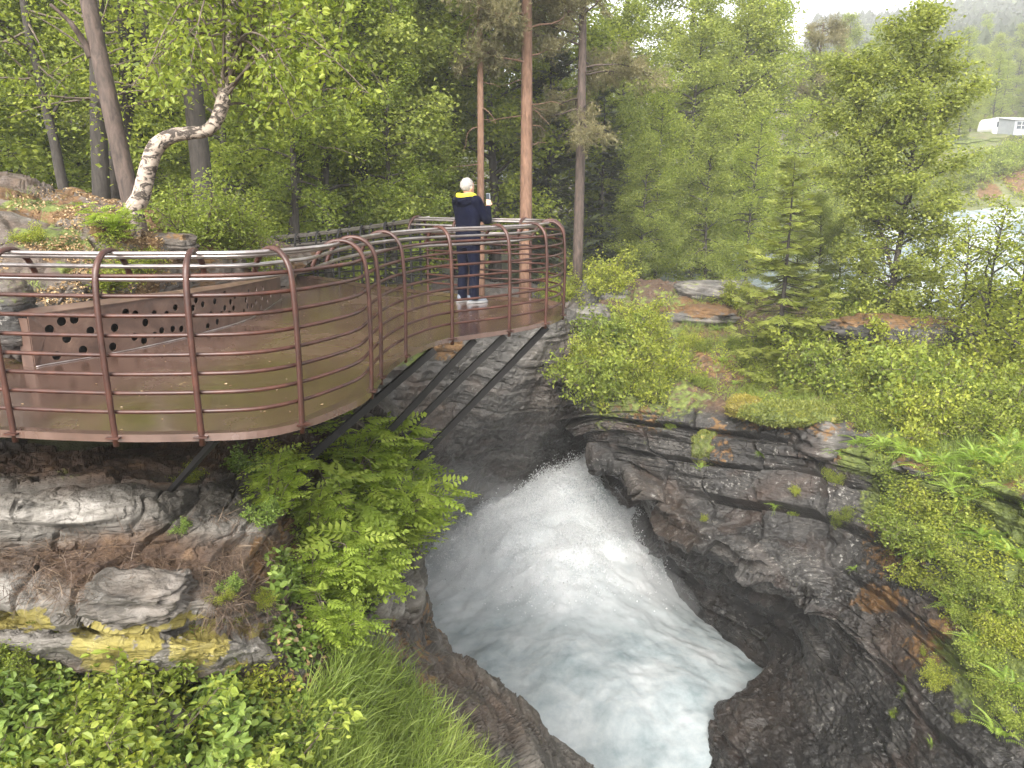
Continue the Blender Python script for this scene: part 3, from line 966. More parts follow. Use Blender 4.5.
for (cx, cy) in HOL:
    qx, qy = cx / 2.953, 200 + cy / 2.953
    s = float(np.interp(qx, wx, sw))
    yb = float(np.interp(qx, [a for a, b in WB], [b for a, b in WB]))
    yt = float(np.interp(qx, [a for a, b in WT], [b for a, b in WT]))
    r = .036 if s > 1.2 else .042
    h = float(wh(s))
    z = float(np.clip((yb - qy) / (yb - yt) * h, r + .012, h - r - .012))
    if any(math.hypot(s - a, z - b) < r + r2 + .012 for a, b, r2 in holes2) or s < r + .02 or s > WL - r - .02:
        continue
    holes2.append((s, z, r))
    loop2([(s + r * math.cos(a), z + r * math.sin(a)) for a in np.linspace(0, 2 * math.pi, 18, endpoint=False)])
vo, eo, fo, *_ = delaunay_2d_cdt(verts2, edges2, [], 0, 1e-5)
vo2 = np.array([tuple(v) for v in vo])
F = []
for f in fo:
    c = vo2[list(f)].mean(0)
    if any(math.hypot(c[0] - a, c[1] - b) < r * .97 for a, b, r in holes2): continue
    if c[1] > wh(c[0]) + 1e-4: continue
    F.append(f)
wall = empty('perforated_wall', tuple(wb[0]), 0, 'low curved steel wall punched with round holes at the back of the platform', 'steel wall')
W0 = wb[0]
P3 = wpos(vo2[:, 0]) + np.stack([0 * vo2[:, 0], 0 * vo2[:, 0], vo2[:, 1]], -1) - W0
me = bpy.data.meshes.new('hole_plate')
me.from_pydata(P3.tolist(), [], [list(f) for f in F])
o = obj('hole_plate', me, M['perf'], wall)
sm = o.modifiers.new('thick', 'SOLIDIFY')
sm.thickness = .012
sm.offset = 0
# top plate reaching back to the rock, and a black sheet as painted shade behind the holes
s5 = np.linspace(0, WL, 60)
fr = wpos(s5) - W0
tn = norm(np.gradient(fr, axis=0))
bk = np.stack([-tn[:, 1], tn[:, 0], 0 * tn[:, 0]], -1)
hz = wh(s5)[:, None] * np.array([[0, 0, 1]])
dep = np.interp(s5, [0, WL * .5, WL], [.15, .09, .03])[:, None]
mb = MB()
a = fr + hz + np.array([0, 0, .012])
V = np.concatenate([a - bk * .02, a + bk * dep + np.array([0, 0, .03]), a - bk * .02 - np.array([0, 0, .01]), a + bk * dep + np.array([0, 0, .02])])
m = len(s5)
i = np.arange(m - 1)
mb.add(V, [np.concatenate([np.stack([i, i + 1, i + 1 + m, i + m], -1), np.stack([i + 2 * m, i + 3 * m, i + 3 * m + 1, i + 2 * m + 1], -1), np.stack([i, i + 2 * m, i + 1 + 2 * m, i + 1], -1)])])
mb.build('top_plate', M['perf'], wall)
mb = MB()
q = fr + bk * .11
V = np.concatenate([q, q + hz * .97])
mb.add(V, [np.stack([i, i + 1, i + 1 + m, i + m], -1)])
mb.build('hole_shade', M['black'], wall)
mb = MB()
mb.add(*beam(fr[0] + bk[0] * .005, fr[0] + bk[0] * .14 + np.array([0, 0, .0]), .012, hz[0][2] * 2 * .96))
e = mb.build('end_plate', M['perf'], wall)

mb = MB()
mb.add(*tube(fr - bk * .014 + np.array([0, 0, -.006]), .007, 6))
mb.build('weld_bead', M['handrail'], wall, True)
# ------------------------------------------------------------------ lower walkway behind
walk = empty('footbridge', (-5, 15.2, -.5), 0, 'distant low footbridge with thin dark bar railings at the edge of the wood', 'footbridge')
W0 = np.array([-5, 15.2, -.5])
a, b = at(236, 290, 16.5), at(424, 292, 12.5)
a[2], b[2] = -.66, -.06
nb = 60
tt = np.linspace(0, 1, nb)[:, None]
pl = a + (b - a) * tt + np.array([0, 1.0, -.1]) * (np.sin(tt * np.pi) * .5)
mb = MB()
V = np.concatenate([pl + [0, .0, 0], pl + [0, 1.3, 0], pl + [0, 0, -.08], pl + [0, 1.3, -.08]]) - W0
i = np.arange(nb - 1)
mb.add(V, [np.concatenate([np.stack([i, i + 1, i + 1 + nb, i + nb], -1), np.stack([i, i + 2 * nb, i + 1 + 2 * nb, i + 1], -1), np.stack([i + 2 * nb, i + 3 * nb, i + 3 * nb + 1, i + 2 * nb + 1], -1)])])
mb.build('floor_plate', M['deck'], walk)
for yo, sg in ((0, -1), (1.3, 1)):
    for k in range(0, nb, 7):
        mb = MB()
        q = pl[k] + [0, yo, 0] - W0
        P = q + np.stack([0 * SECTC[:, 0], SECTC[:, 0] * sg, SECTC[:, 1] * 1.02], -1)
        mb.add(*tube(P, .022, 6))
        mb.build('post', M['dark_steel'], walk, True)
    for z in (.17, .293, .415, .537, .66, .783, .905, 1.025):
        mb = MB()
        mb.add(*tube(pl + [0, yo, z] - W0, .013, 6))
        mb.build('rail', M['dark_steel'], walk, True)
    for off, z in ((-.19, 1.168), (-.3, 1.13), (-.388, .965)):
        mb = MB()
        mb.add(*tube(pl + [0, yo + off * sg, z] - W0, .014, 6))
        mb.build('handrail', M['handrail'], walk, True)
# ------------------------------------------------------------------ leaves
L4 = (np.array([(0, 0, 0), (.3, .48, .08), (0, 1, -.06), (-.3, .48, .08)], float), [np.array([[0, 1, 2, 3]])])
L6 = (np.array([(0, 0, 0), (.25, .26, .06), (.25, .62, .05), (0, 1, -.1), (-.25, .62, .05), (-.25, .26, .06)], float), [np.array([[0, 1, 2, 3], [0, 3, 4, 5]])])

def pinnate(pairs, w, l0, droop=.25, arch=.0, taper=True):
    """a feathery compound leaf of unit length along +Y"""
    V, F = [], []
    ts = np.linspace(.22, .97, pairs)
    def c(t): return np.array([0, t, arch * math.sin(t * math.pi) - droop * t * t])
    n = 0
    for k, t in enumerate(ts):
        l = l0 * ((1.05 - .75 * t ** 1.6) if taper else 1.0)
        for sgn in (-1, 1):
            b = c(t)
            d = norm(np.array([sgn * .86, .5, -.12]))
            p = norm(np.array([-d[1] * sgn, d[0] * sgn, 0])) * w * l / l0
            V += [b, b + d * l * .5 + p + [0, 0, .015], b + d * l + [0, 0, -.03], b + d * l * .5 - p]
            F.append([n, n + 1, n + 2, n + 3] if sgn < 0 else [n + 3, n + 2, n + 1, n])
            n += 4
    b = c(1.0)
    V += [b, b + [w, l0 * .3, 0], b + [0, l0 * .6, -.05], b + [-w, l0 * .3, 0]]
    F.append([n, n + 1, n + 2, n + 3])
    n += 4
    for t0, t1 in ((0, .35), (.35, .7), (.7, 1)):
        a, b = c(t0), c(t1)
        V += [a + [-.008, 0, 0], a + [.008, 0, 0], b + [.006, 0, 0], b + [-.006, 0, 0]]
        F.append([n, n + 1, n + 2, n + 3])
        n += 4
    return np.array(V, float), [np.array(F)]
ROWAN = pinnate(5, .095, .37, .22)
FROND = pinnate(17, .02, .26, .35, .16)
BLADE = (np.array([(-.012, 0, 0), (.012, 0, 0), (.012, .4, .02), (-.012, .4, .02), (.008, .75, -.07), (-.008, .75, -.07), (0, 1, -.3)], float), [np.array([[0, 1, 2, 3], [3, 2, 4, 5]]), np.array([[5, 4, 6]])])
def needle_tuft(n, seed, flat=.35):
    r = np.random.default_rng(seed)
    V, F = [], []
    for i in range(n):
        t = r.uniform(.0, .8)
        d = norm(np.array([r.normal(), r.uniform(.3, 1.2), r.normal() * flat]))
        b = np.array([0, t, 0])
        s = norm(np.cross(d, r.normal(size=3))) * .028
        e = b + d * r.uniform(.25, .42)
        k = len(V)
        V += [b - s, b + s, e]
        F.append([k, k + 1, k + 2])
    return np.array(V), [np.array(F)]
TUFT = needle_tuft(16, 1, .8)
def spray(seed):
    """flat spruce twig: a fan of short needled side twigs"""
    V, F = [], []
    r = np.random.default_rng(seed)
    n = 0
    def strip(a, d, l, w):
        nonlocal n
        s = norm(np.cross(d, [0, 0, 1])) * w
        e = a + d * l
        V.extend([a - s * .7, a - s + d * l * .5, e, a + s + d * l * .5])
        F.append([n, n + 3, n + 2, n + 1])
        n += 4
    strip(np.zeros(3), np.array([0, 1., 0]), 1.0, .07)
    for k in range(5):
        for sg in (-1, 1):
            t = .1 + k * .17
            strip(np.array([0, t, 0]), norm(np.array([sg * .75, .65, r.normal() * .12 - .1])), .5 * (1 - .6 * t) + .08, .06)
    return np.array(V), [np.array(F)]
SPRAY = spray(4)

def frames(D, N):
    """orthonormal frames with y = leaf axis D and z close to N"""
    D = norm(D)
    X = norm(np.cross(D, N))
    Z = np.cross(X, D)
    return np.stack([X, D, Z], -1)

def stamp(mb, tpl, pos, fr, scale, tone):
    TV, TF = tpl
    pos = np.asarray(pos, float)
    n = len(pos)
    if n == 0:
        return
    sc = np.broadcast_to(np.asarray(scale, float), (n,))
    V = pos[:, None, :] + np.einsum('nij,kj->nki', fr, TV) * sc[:, None, None]
    k = len(TV)
    Fs, ton = [], []
    tone = np.broadcast_to(np.asarray(tone, float), (n,))
    base = mb.n
    for f in TF:
        G = (f[None] + (np.arange(n) * k)[:, None, None]).reshape(-1, f.shape[1])
        mb.F.setdefault(f.shape[1], []).append(G + base)
        mb.T.setdefault(f.shape[1], []).append(np.repeat(tone, len(f)))
    mb.V.append(V.reshape(-1, 3))
    mb.n += n * k

def rand_frames(r, n, up=.8, droop=.2, out=None, outw=0.0):
    N = r.normal(size=(n, 3)) * .8 + np.array([0, 0, up])
    D = r.normal(size=(n, 3))
    D[:, 2] = D[:, 2] * .5 - droop
    if out is not None:
        D = D + norm(out) * outw
    return frames(D, norm(N))

# ------------------------------------------------------------------ trees
def limb_path(b, d, L, n, r, sag=0.0, wob=.12):
    P = [np.array(b, float)]
    d = norm(d)
    for i in range(n):
        d = norm(d + r.normal(size=3) * wob + np.array([0, 0, -sag]))
        P.append(P[-1] + d * L / n)
    return np.array(P)

def trunk_path(H, r, lean=(0, 0), wob=.03, n=12):
    P = []
    o = r.normal(size=2) * .5
    for i in range(n + 1):
        t = i / n
        P.append([lean[0] * t * H + wob * H * math.sin(t * 4 + o[0]) * t, lean[1] * t * H + wob * H * math.sin(t * 3.3 + o[1]) * t, t * H - .25 * (i == 0)])
    return np.array(P)

def crown_clusters(mbw, r, TP, H, rad, base, nl, profile, rise=.55, sag=.08, twigs=4, limbseg=6):
    """limbs from a trunk; returns leaf cluster centres with their outward direction"""
    C, O = [], []
    hs_ = TP[:, 2]
    for i in range(nl):
        t = base + (0.985 - base) * ((i + r.uniform(0, 1)) / nl)
        z = t * H
        p0 = np.array([np.interp(z, hs_, TP[:, 0]), np.interp(z, hs_, TP[:, 1]), z])
        a = i * 2.39996 + r.normal() * .35
        u = (t - base) / (1 - base)
        L = rad * profile(u) * r.uniform(.6, 1.12)
        d = np.array([math.cos(a), math.sin(a), rise * (.5 + u) + r.normal() * .12])
        P = limb_path(p0, d, L, limbseg, r, sag)
        mbw.add(*tube(P, np.linspace(.012 + .022 * L, .004, len(P)), 5, caps=False))
        nt_ = max(2, int(round(twigs * (L + .4))))
        for k in range(nt_):
            s = r.uniform(.3, 1.0)
            q = P[0] + 0
            idx = s * (len(P) - 1)
            k0 = min(int(idx), len(P) - 2)
            q = P[k0] + (P[k0 + 1] - P[k0]) * (idx - k0)
            dd = norm(P[k0 + 1] - P[k0]) + r.normal(size=3) * .75 + np.array([0, 0, .15])
            tl = r.uniform(.2, .45) * (L * .45 + .25)
            TP2 = limb_path(q, dd, tl, 3, r, sag * 1.3)
            mbw.add(*tube(TP2, [.008, .006, .004, .003], 4, caps=False))
            for v in TP2[1:]:
                C.append(v)
                O.append(v - np.array([p0[0], p0[1], v[2] - .3]))
    # the leader
    for v in np.linspace(.93, 1.0, 5):
        z = v * H
        C.append(np.array([np.interp(z, hs_, TP[:, 0]), np.interp(z, hs_, TP[:, 1]), z]))
        O.append(np.array([0, 0, 1.]))
    return np.array(C), np.array(O)

def leafy(C, O, r, per, spread, size, up=.7, droop=.25, tpl=L4, jitter=.3):
    mb = MB()
    n = len(C) * per
    cc = np.repeat(C, per, 0)
    oo = np.repeat(O, per, 0)
    ct = np.repeat(r.uniform(-.34, .34, len(C)), per)
    pos = cc + r.normal(size=(n, 3)) * np.array([1, 1, .75]) * spread
    fr = rand_frames(r, n, up, droop, oo, .5)
    stamp(mb, tpl, pos, fr, size * r.uniform(.65, 1.3, n), np.clip(.5 + ct + r.normal(size=n) * .17, 0, 1))
    return mb

def birch_prof(u): return (.45 + .55 * math.sin(min(u * 1.5 + .35, 1.57))) * (1 - u ** 2.2) + .12
def broad_prof(u): return math.sin(min(max(u, 0) * .8 + .55, 1.57)) * math.sqrt(max(1 - u ** 2.6, 0)) + .1
def cone_prof(u): return (1 - u) ** .8 + .06

def make_leaf_tree(name, H, rad, base, nl, per, spread, size, leafm, barkm, seed, prof=broad_prof, rise=.55, sag=.06, tr=.016, lean=(0, 0), twigs=4, up=.7, second=None):
    r = np.random.default_rng(seed)
    root = empty(name)
    mbw = MB()
    TP = trunk_path(H, r, lean)
    mbw.add(*tube(TP, H * tr * (1 - np.linspace(0, 1, len(TP))) ** .8 + .008, 9))
    C, O = crown_clusters(mbw, r, TP, H, rad, base, nl, prof, rise, sag, twigs)
    if second:
        dx, dy, h2, z0 = second
        P = np.array([[np.interp(z0, TP[:, 2], TP[:, 0]), np.interp(z0, TP[:, 2], TP[:, 1]), z0]])
        T2 = np.concatenate([P, P + [[dx * .5, dy * .5, (h2 - z0) * .35]], P + [[dx * .9, dy * .9, (h2 - z0) * .7]], P + [[dx, dy, h2 - z0]]])
        T2 = catmull(T2, 4)
        mbw.add(*tube(T2, np.linspace(H * tr * .6, .008, len(T2)), 7))
        C2, O2 = crown_clusters(mbw, r, T2, h2, rad * .72, max(z0 / h2 + .12, base), int(nl * .6), prof, rise, sag, twigs)
        C, O = np.concatenate([C, C2]), np.concatenate([O, O2])
    mbw.build('trunk', barkm, root, True)
    leafy(C, O, r, per, spread, size, up).build('crown', leafm, root)
    return root

def make_pine(name, H, rad, base, nl, seed, barkm, per=9, dead=10, tr=.012, tsize=.3, lean=(0, 0), low=()):
    r = np.random.default_rng(seed)
    root = empty(name)
    mbw = MB()
    TP = trunk_path(H, r, lean, .006)
    mbw.add(*tube(TP, H * tr * (1 - .75 * np.linspace(0, 1, len(TP)) ** 1.3), 10))
    C, O = [], []
    for i in range(nl):
        t = base + (1 - base) * (i + r.uniform()) / nl
        z = t * H
        p0 = np.array([np.interp(z, TP[:, 2], TP[:, 0]), np.interp(z, TP[:, 2], TP[:, 1]), z])
        a = r.uniform(0, 6.283)
        u = (t - base) / (1 - base)
        L = rad * (.55 + .45 * math.sin(u * 2.6 + .3)) * (1 - .5 * u) * r.uniform(.6, 1.15)
        P = limb_path(p0, (math.cos(a), math.sin(a), .1 + .4 * u), L, 6, r, .05, .16)
        mbw.add(*tube(P, np.linspace(.035, .008, len(P)), 5, caps=False))
        for k in range(int(5 + L * 4)):
            s = r.uniform(.35, 1) * 6
            k0 = min(int(s), 5)
            q = P[k0] + (P[k0 + 1] - P[k0]) * (s - k0)
            T2 = limb_path(q, norm(P[k0 + 1] - P[k0]) + r.normal(size=3) * .8, r.uniform(.25, .6), 3, r, -.03)
            mbw.add(*tube(T2, [.01, .008, .006, .004], 4, caps=False))
            C += [T2[1], T2[2], T2[3]]
            O += [T2[3] - T2[0]] * 3
    for k in range(dead):
        t = r.uniform(.25, base + .2)
        z = t * H
        p0 = np.array([np.interp(z, TP[:, 2], TP[:, 0]), np.interp(z, TP[:, 2], TP[:, 1]), z])
        a = r.uniform(0, 6.283)
        P = limb_path(p0, (math.cos(a), math.sin(a), -.1), r.uniform(.4, 1.3), 5, r, .12, .22)
        mbw.add(*tube(P, np.linspace(.016, .004, len(P)), 4, caps=False))
    mbw.build('trunk', barkm, root, True)
    C, O = np.array(C), np.array(O)
    n = len(C) * per
    mb = MB()
    cc, oo = np.repeat(C, per, 0), np.repeat(O, per, 0)
    D = norm(oo) + r.normal(size=(n, 3)) * .6 + [0, 0, .15]
    tone = np.clip(np.repeat(r.uniform(.2, .8, len(C)), per) + r.normal(size=n) * .12, 0, 1)
    stamp(mb, TUFT, cc + r.normal(size=(n, 3)) * .1, frames(D, norm(r.normal(size=(n, 3)))), tsize * r.uniform(.6, 1.2, n), tone)
    mb.build('crown', M['needle_pine'], root)
    return root

def make_spruce(name, H, rad, seed, leafm, whorls=22, per=9, size=.34, base=.06):
    r = np.random.default_rng(seed)
    root = empty(name)
    mbw, mb = MB(), MB()
    TP = trunk_path(H, r, (0, 0), .004)
    mbw.add(*tube(TP, H * .012 * (1 - np.linspace(0, 1, len(TP))) + .006, 8))
    pos, DD, NN, tn = [], [], [], []
    for i in range(whorls):
        u = i / (whorls - 1)
        z = H * (base + (1 - base) * u ** .92)
        L = rad * (1 - u) ** .85 + .1
        for k in range(int(5 + 3 * (1 - u))):
            a = r.uniform(0, 6.283)
            Lk = L * r.uniform(.65, 1.1)
            P = limb_path((0, 0, min(z + r.normal() * .05, H * .99)), (math.cos(a), math.sin(a), .25 - .35 * (1 - u)), Lk, 6, r, -.03, .06)
            P[:, 2] -= .18 * Lk * np.sin(np.linspace(0, 1, 7) * 2.6)
            mbw.add(*tube(P, np.linspace(.006 + .01 * Lk, .003, 7), 4, caps=False))
            m = int(per * (Lk + .3))
            for q in range(m):
                s = r.uniform(.15, 1) * 6
                k0 = min(int(s), 5)
                b = P[k0] + (P[k0 + 1] - P[k0]) * (s - k0)
                ax = norm(P[k0 + 1] - P[k0])
                side = norm(np.cross(ax, [0, 0, 1])) * r.choice([-1, 1])
                pos.append(b)
                DD.append(ax * .8 + side * r.uniform(.1, 1) + np.array([0, 0, -.15 + r.normal() * .15]))
                NN.append(np.array([0, 0, 1]) + r.normal(size=3) * .25)
                tn.append(.35 + .35 * s / 6 + r.normal() * .14)
    mbw.build('trunk', M['bark_grey'], root, True)
    stamp(mb, SPRAY, np.array(pos), frames(np.array(DD), norm(np.array(NN))), size * r.uniform(.6, 1.15, len(pos)), np.clip(tn, 0, 1))
    mb.build('crown', leafm, root)
    return root

# ------------------------------------------------------------------ low plants
def make_shrub(name, w, h, stems, per, size, leafm, seed, tpl=L6, spread=.06, barkm=None, upright=.9, up=.9):
    r = np.random.default_rng(seed)
    root = empty(name)
    mbw = MB()
    C, O = [], []
    for i in range(stems):
        a = r.uniform(0, 6.283)
        d = np.array([math.cos(a) * r.uniform(.1, 1), math.sin(a) * r.uniform(.1, 1), upright])
        L = math.hypot(w / 2 * .9, h) * r.uniform(.55, 1.0)
        P = limb_path((math.cos(a) * w * .08, math.sin(a) * w * .08, -.05), d * np.array([w, w, h]), L, 6, r, .05, .14)
        mbw.add(*tube(P, np.linspace(.006, .002, 7) * (1 + h), 5, caps=False))
        for v in P[2:]:
            for k in range(3):
                q = limb_path(v, norm(r.normal(size=3) + np.array([0, 0, .3])), r.uniform(.08, .22) * w, 2, r)
                mbw.add(*tube(q, [.003, .002, .0015], 4, caps=False))
                C += [q[1], q[2]]
                O += [q[2] - v, q[2] - v]
    C, O = np.array(C), np.array(O)
    mbw.build('stem', barkm or M['bark_thin'], root, True)
    leafy(C, O, r, per, spread, size, up, .2, tpl).build('foliage', leafm, root)
    return root

def make_fern(name, L, n, seed, leafm):
    r = np.random.default_rng(seed)
    mb = MB()
    a = np.linspace(0, 6.283, n, endpoint=False) + r.normal(size=n) * .25
    el = r.uniform(.35, 1.1, n)
    D = np.stack([np.cos(a) * np.cos(el), np.sin(a) * np.cos(el), np.sin(el)], -1)
    N = np.stack([-np.cos(a) * np.sin(el), -np.sin(a) * np.sin(el), np.cos(el)], -1)
    stamp(mb, FROND, r.normal(size=(n, 3)) * .02, frames(D, N), L * r.uniform(.65, 1.1, n), np.clip(.5 + r.normal(size=n) * .2, 0, 1))
    return obj(name, mb.mesh(name), leafm)

def make_rowan(name, w, h, stems, seed, leafm, size=.17, per=3):
    r = np.random.default_rng(seed)
    root = empty(name)
    mbw, mb = MB(), MB()
    pos, DD, NN = [], [], []
    for i in range(stems):
        a = r.uniform(0, 6.283)
        P = limb_path((0, 0, -.05), (math.cos(a) * w * .5 * r.uniform(.2, 1), math.sin(a) * w * .5 * r.uniform(.2, 1), h), math.hypot(h, w * .4) * r.uniform(.6, 1), 7, r, .06, .13)
        mbw.add(*tube(P, np.linspace(.012, .003, 8), 5, caps=False))
        for v in P[2:]:
            for k in range(per):
                q = limb_path(v, r.normal(size=3) + [0, 0, .4], r.uniform(.05, .3) * w * .6, 2, r)
                mbw.add(*tube(q, [.004, .003, .002], 4, caps=False))
                for e in (q[1], q[2], q[2]):
                    d = norm(e - v) + r.normal(size=3) * .7
                    d[2] = abs(d[2]) * .3 - .05
                    pos.append(e)
                    DD.append(d)
                    NN.append(np.array([0, 0, 1]) + r.normal(size=3) * .35)
    mbw.build('stem', M['bark_thin'], root, True)
    n = len(pos)
    stamp(mb, ROWAN, np.array(pos), frames(np.array(DD), norm(np.array(NN))), size * r.uniform(.7, 1.2, n), np.clip(.5 + r.normal(size=n) * .2, 0, 1))
    mb.build('foliage', leafm, root)
    return root

PARK = []
def proto(o):
    """a built plant waits to be moved to its first place"""
    PARK.append([o, False])
    return PARK[-1]
def put(pr, loc, rz=0, s=1.0, label=None, group=None, cat=None, tilt=(0, 0)):
    o, used = pr
    if not used:
        pr[1] = True
        o.location = loc
        o.rotation_euler = (tilt[0], tilt[1], rz)
        o.scale = (s, s, s) if np.ndim(s) == 0 else s
        if label: o['label'] = label
        if group: o['group'] = group
    else:
        o = copy_thing(o, loc, rz, s, label, group, tilt)
        if not group and 'group' in o: del o['group']
    if cat: o['category'] = cat
    return o
# ------------------------------------------------------------------ boulders and moss
def boulder(px, py, Y, size, mat, seed, label, cat='boulder', bed=(.1, -.1, 1), attrs=None, name='boulder', amp=.28, bthick=.14, rz=0, sq=.8, zoff=0):
    c = at(px, py, Y)
    V, F = blob((0, 0, 0), size, seed, amp, 2.4 if 'moss' in name else 1.3, 72, 48, bed, sq, bthick)
    a = {k: np.zeros(len(V)) for k in ('orange', 'green', 'yellow', 'brown', 'pale', 'wet')}
    n = fbm(V * 2.2, 4, seed + 9)
    for k, (v, mode) in (attrs or {}).items():
        a[k] = v * (sstep(-.1, .25, n) if mode == 'patch' else sstep(.2, .8, V[:, 2] / size[2] + .8 * n) if mode == 'top' else np.ones(len(V)))
    o = obj(name, make_mesh(name, V, F, True, None, a), mat)
    o.location = tuple(c + [0, 0, zoff])
    o.rotation_euler = (0, 0, rz)
    return tag(o, label, cat)
boulder(708, 291, 26.5, (1.65, 1.0, .34), M['rock_grey'], 1, 'long flat grey boulder on top of the rock across the gorge', attrs={'pale': (.55, 'patch'), 'green': (.3, 'patch')})
boulder(690, 315, 25, (1.45, 1.0, .3), M['rock_grey'], 2, 'flat rock slab with orange moss below the long grey boulder', attrs={'orange': (.9, 'top'), 'pale': (.5, 'patch')})
boulder(612, 302, 26, (.75, .7, .55), M['rock_grey'], 3, 'grey lichen covered boulder left of the long flat boulder', attrs={'pale': (.5, 'patch'), 'green': (.5, 'top')})
boulder(590, 322, 24.6, (.75, .6, .5), M['rock_grey'], 4, 'grey boulder behind the tip of the platform', attrs={'pale': (.5, 'patch'), 'green': (.3, 'top')})
boulder(640, 318, 25.2, (.6, .6, .35), M['rock_grey'], 14, 'small mossy boulder between the grey boulder and the mossy slab', attrs={'orange': (.6, 'top'), 'pale': (.4, 'patch')})
boulder(838, 437, 17.6, (1.05, .7, .42), M['rock_dark'], 5, 'square dark rock block at the rim of the mossy ledge', attrs={'pale': (.35, 'patch'), 'orange': (.4, 'top')}, sq=.65)
boulder(900, 331, 20.9, (1.75, .7, .42), M['rock_dark'], 6, 'dark rock ledge with brown moss under the big tree', attrs={'orange': (.8, 'top'), 'pale': (.2, 'patch')}, sq=.7)
boulder(935, 467, 15.4, (.8, .5, .2), M['rock_dark'], 7, 'low rock with orange moss among the ferns', attrs={'orange': (.8, 'top'), 'pale': (.4, 'patch')})
boulder(290, 705, 5.15, (.26, .3, .24), M['rock_left'], 8, 'rounded mossy stone beside the grass in the left gully', attrs={'pale': (.55, 'patch'), 'orange': (.6, 'top'), 'brown': (.5, 'patch')})
boulder(170, 737, 4.35, (.13, .15, .16), M['rock_left'], 9, 'small grey stone half hidden among the raspberry leaves', attrs={'pale': (.8, 'patch')})
boulder(140, 596, 4.6, (.29, .2, .125), M['rock_left'], 10, 'pale layered slab sticking out above the yellow stained ledge', attrs={'pale': (.85, 'patch'), 'brown': (.3, 'patch')}, bthick=.035, amp=.42, sq=.7)
boulder(392, 588, 8.0, (.36, .4, .3), M['rock_left'], 11, 'thin layered pale rock at the gorge rim below the rowan', attrs={'pale': (.7, 'patch')}, bthick=.06, amp=.3, sq=.6)
boulder(14, 322, 6.9, (.16, .2, .36), M['rock_dark'], 12, 'upright weathered rock at the left end of the perforated wall', attrs={'brown': (.5, 'patch'), 'green': (.4, 'top'), 'pale': (.4, 'patch')})
boulder(172, 243, 10.2, (.3, .22, .13), M['rock_hump'], 13, 'bare grey rock beside the foot of the white birch', attrs={'pale': (.3, 'patch'), 'orange': (.4, 'top')})
boulder(705, 447, 19.2, (.32, .3, .42), M['rock_bank'], 17, 'bright yellow green moss cushion hanging on the rock wall', 'moss cushion', None, {'green': (.6, 'all'), 'yellow': (.55, 'patch')}, 'moss_cushion', .4, sq=1)
boulder(792, 413, 18.0, (1.15, .7, .2), M['rock_bank'], 18, 'wide green moss cushion with golden edge on the ledge', 'moss cushion', None, {'green': (.85, 'all'), 'yellow': (.4, 'patch'), 'orange': (.5, 'patch')}, 'moss_cushion', .4, sq=1)
boulder(745, 407, 18.7, (.42, .5, .24), M['rock_bank'], 19, 'yellow moss cushion at the left tip of the ledge', 'moss cushion', None, {'yellow': (.75, 'all'), 'orange': (.5, 'patch')}, 'moss_cushion', .4, sq=1)

# short moss stems over the cushions
r_ = np.random.default_rng(33)
for o in [x for x in col.objects if x.name.startswith('moss_cushion')]:
    me = o.data
    V = np.zeros(len(me.vertices) * 3, np.float32); me.vertices.foreach_get('co', V); V = V.reshape(-1, 3)
    ext = np.abs(V).max(0)
    m = int(min(16000, 3000 + 16000 * ext[0] * ext[1]))
    k = r_.integers(0, len(V), m)
    n = norm(V[k] / ext ** 2)
    mb = MB()
    ln = (.03 + .018 * ext[0]) * max(.35, min(1, o.location.y / 18))
    stamp(mb, L4, V[k] * .985 + r_.normal(size=(m, 3)) * .05 * ext, frames(n + r_.normal(size=(m, 3)) * .6, norm(r_.normal(size=(m, 3)))), ln * r_.uniform(.5, 1.4, m), np.clip(.5 + .35 * fbm(V[k] * 4, 3, 2) + r_.normal(size=m) * .15, 0, 1))
    tag(mb.build('moss_stems', M['moss_green'] if 'green' in o['label'] else M['moss_leaf'], o), kind='stuff')

# rock standing in the head of the fall
boulder(566, 478, 27.2, (.85, .7, .45), M['rock_grey'], 22, 'grey wet rock at the head of the waterfall', attrs={'pale': (.5, 'patch'), 'wet': (.6, 'all')}, sq=1)

# ------------------------------------------------------------------ caravan beyond the river
c0 = at(997, 128, 80)
van = empty('caravan', tuple(c0), R(8), 'white caravan parked on the bank beyond the river', 'caravan')
def prism(prof, x0, x1):
    m = len(prof)
    V = [(x0, a, b) for a, b in prof] + [(x1, a, b) for a, b in prof]
    F4 = [[i, (i + 1) % m, (i + 1) % m + m, i + m] for i in range(m)]
    mb = MB()
    mb.V.append(np.array(V, float))
    mb.n = len(V)
    mb.F[4] = [np.array(F4)]
    mb.T[4] = [np.full(m, .5)]
    mb.F[m] = mb.F.get(m, []) + [np.array([list(range(m))[::-1], [i + m for i in range(m)]])]
    mb.T[m] = mb.T.get(m, []) + [np.full(2, .5)]
    return mb
# profile in length x height, extruded across the width
pf = [(-1.2, -.9), (-1.32, -.2), (-1.2, .55), (-.95, .85), (1.9, .9), (2.2, .6), (2.3, -.9)]
mb = prism([(-a, b) for a, b in pf][::-1], -1.05, 1.05)
mb.V = [v[:, [1, 0, 2]] * [-1, 1, 1] for v in mb.V]
mb.build('body', M['van_white'], van)
mb = MB(); mb.add(*box((-.65, -1.07, .25), (.55, .04, .5))); mb.build('window', M['glass'], van)
mb = MB(); mb.add(*box((-.1, -1.065, -.1), (.02, .03, 1.4))); mb.add(*box((.45, -1.065, -.1), (.02, .03, 1.4))); mb.build('door', M['van_grey'], van)
mb = MB(); mb.add(*box((.0, 0, .9), (.8, .6, .14))); mb.build('roof_hatch', M['van_white'], van)
for x in (.4,):
    mb = MB(); mb.add(*tube([(x, -1.08, -.95), (x, -.85, -.95)], .33, 16)); mb.build('wheel', M['dark_steel'], van)
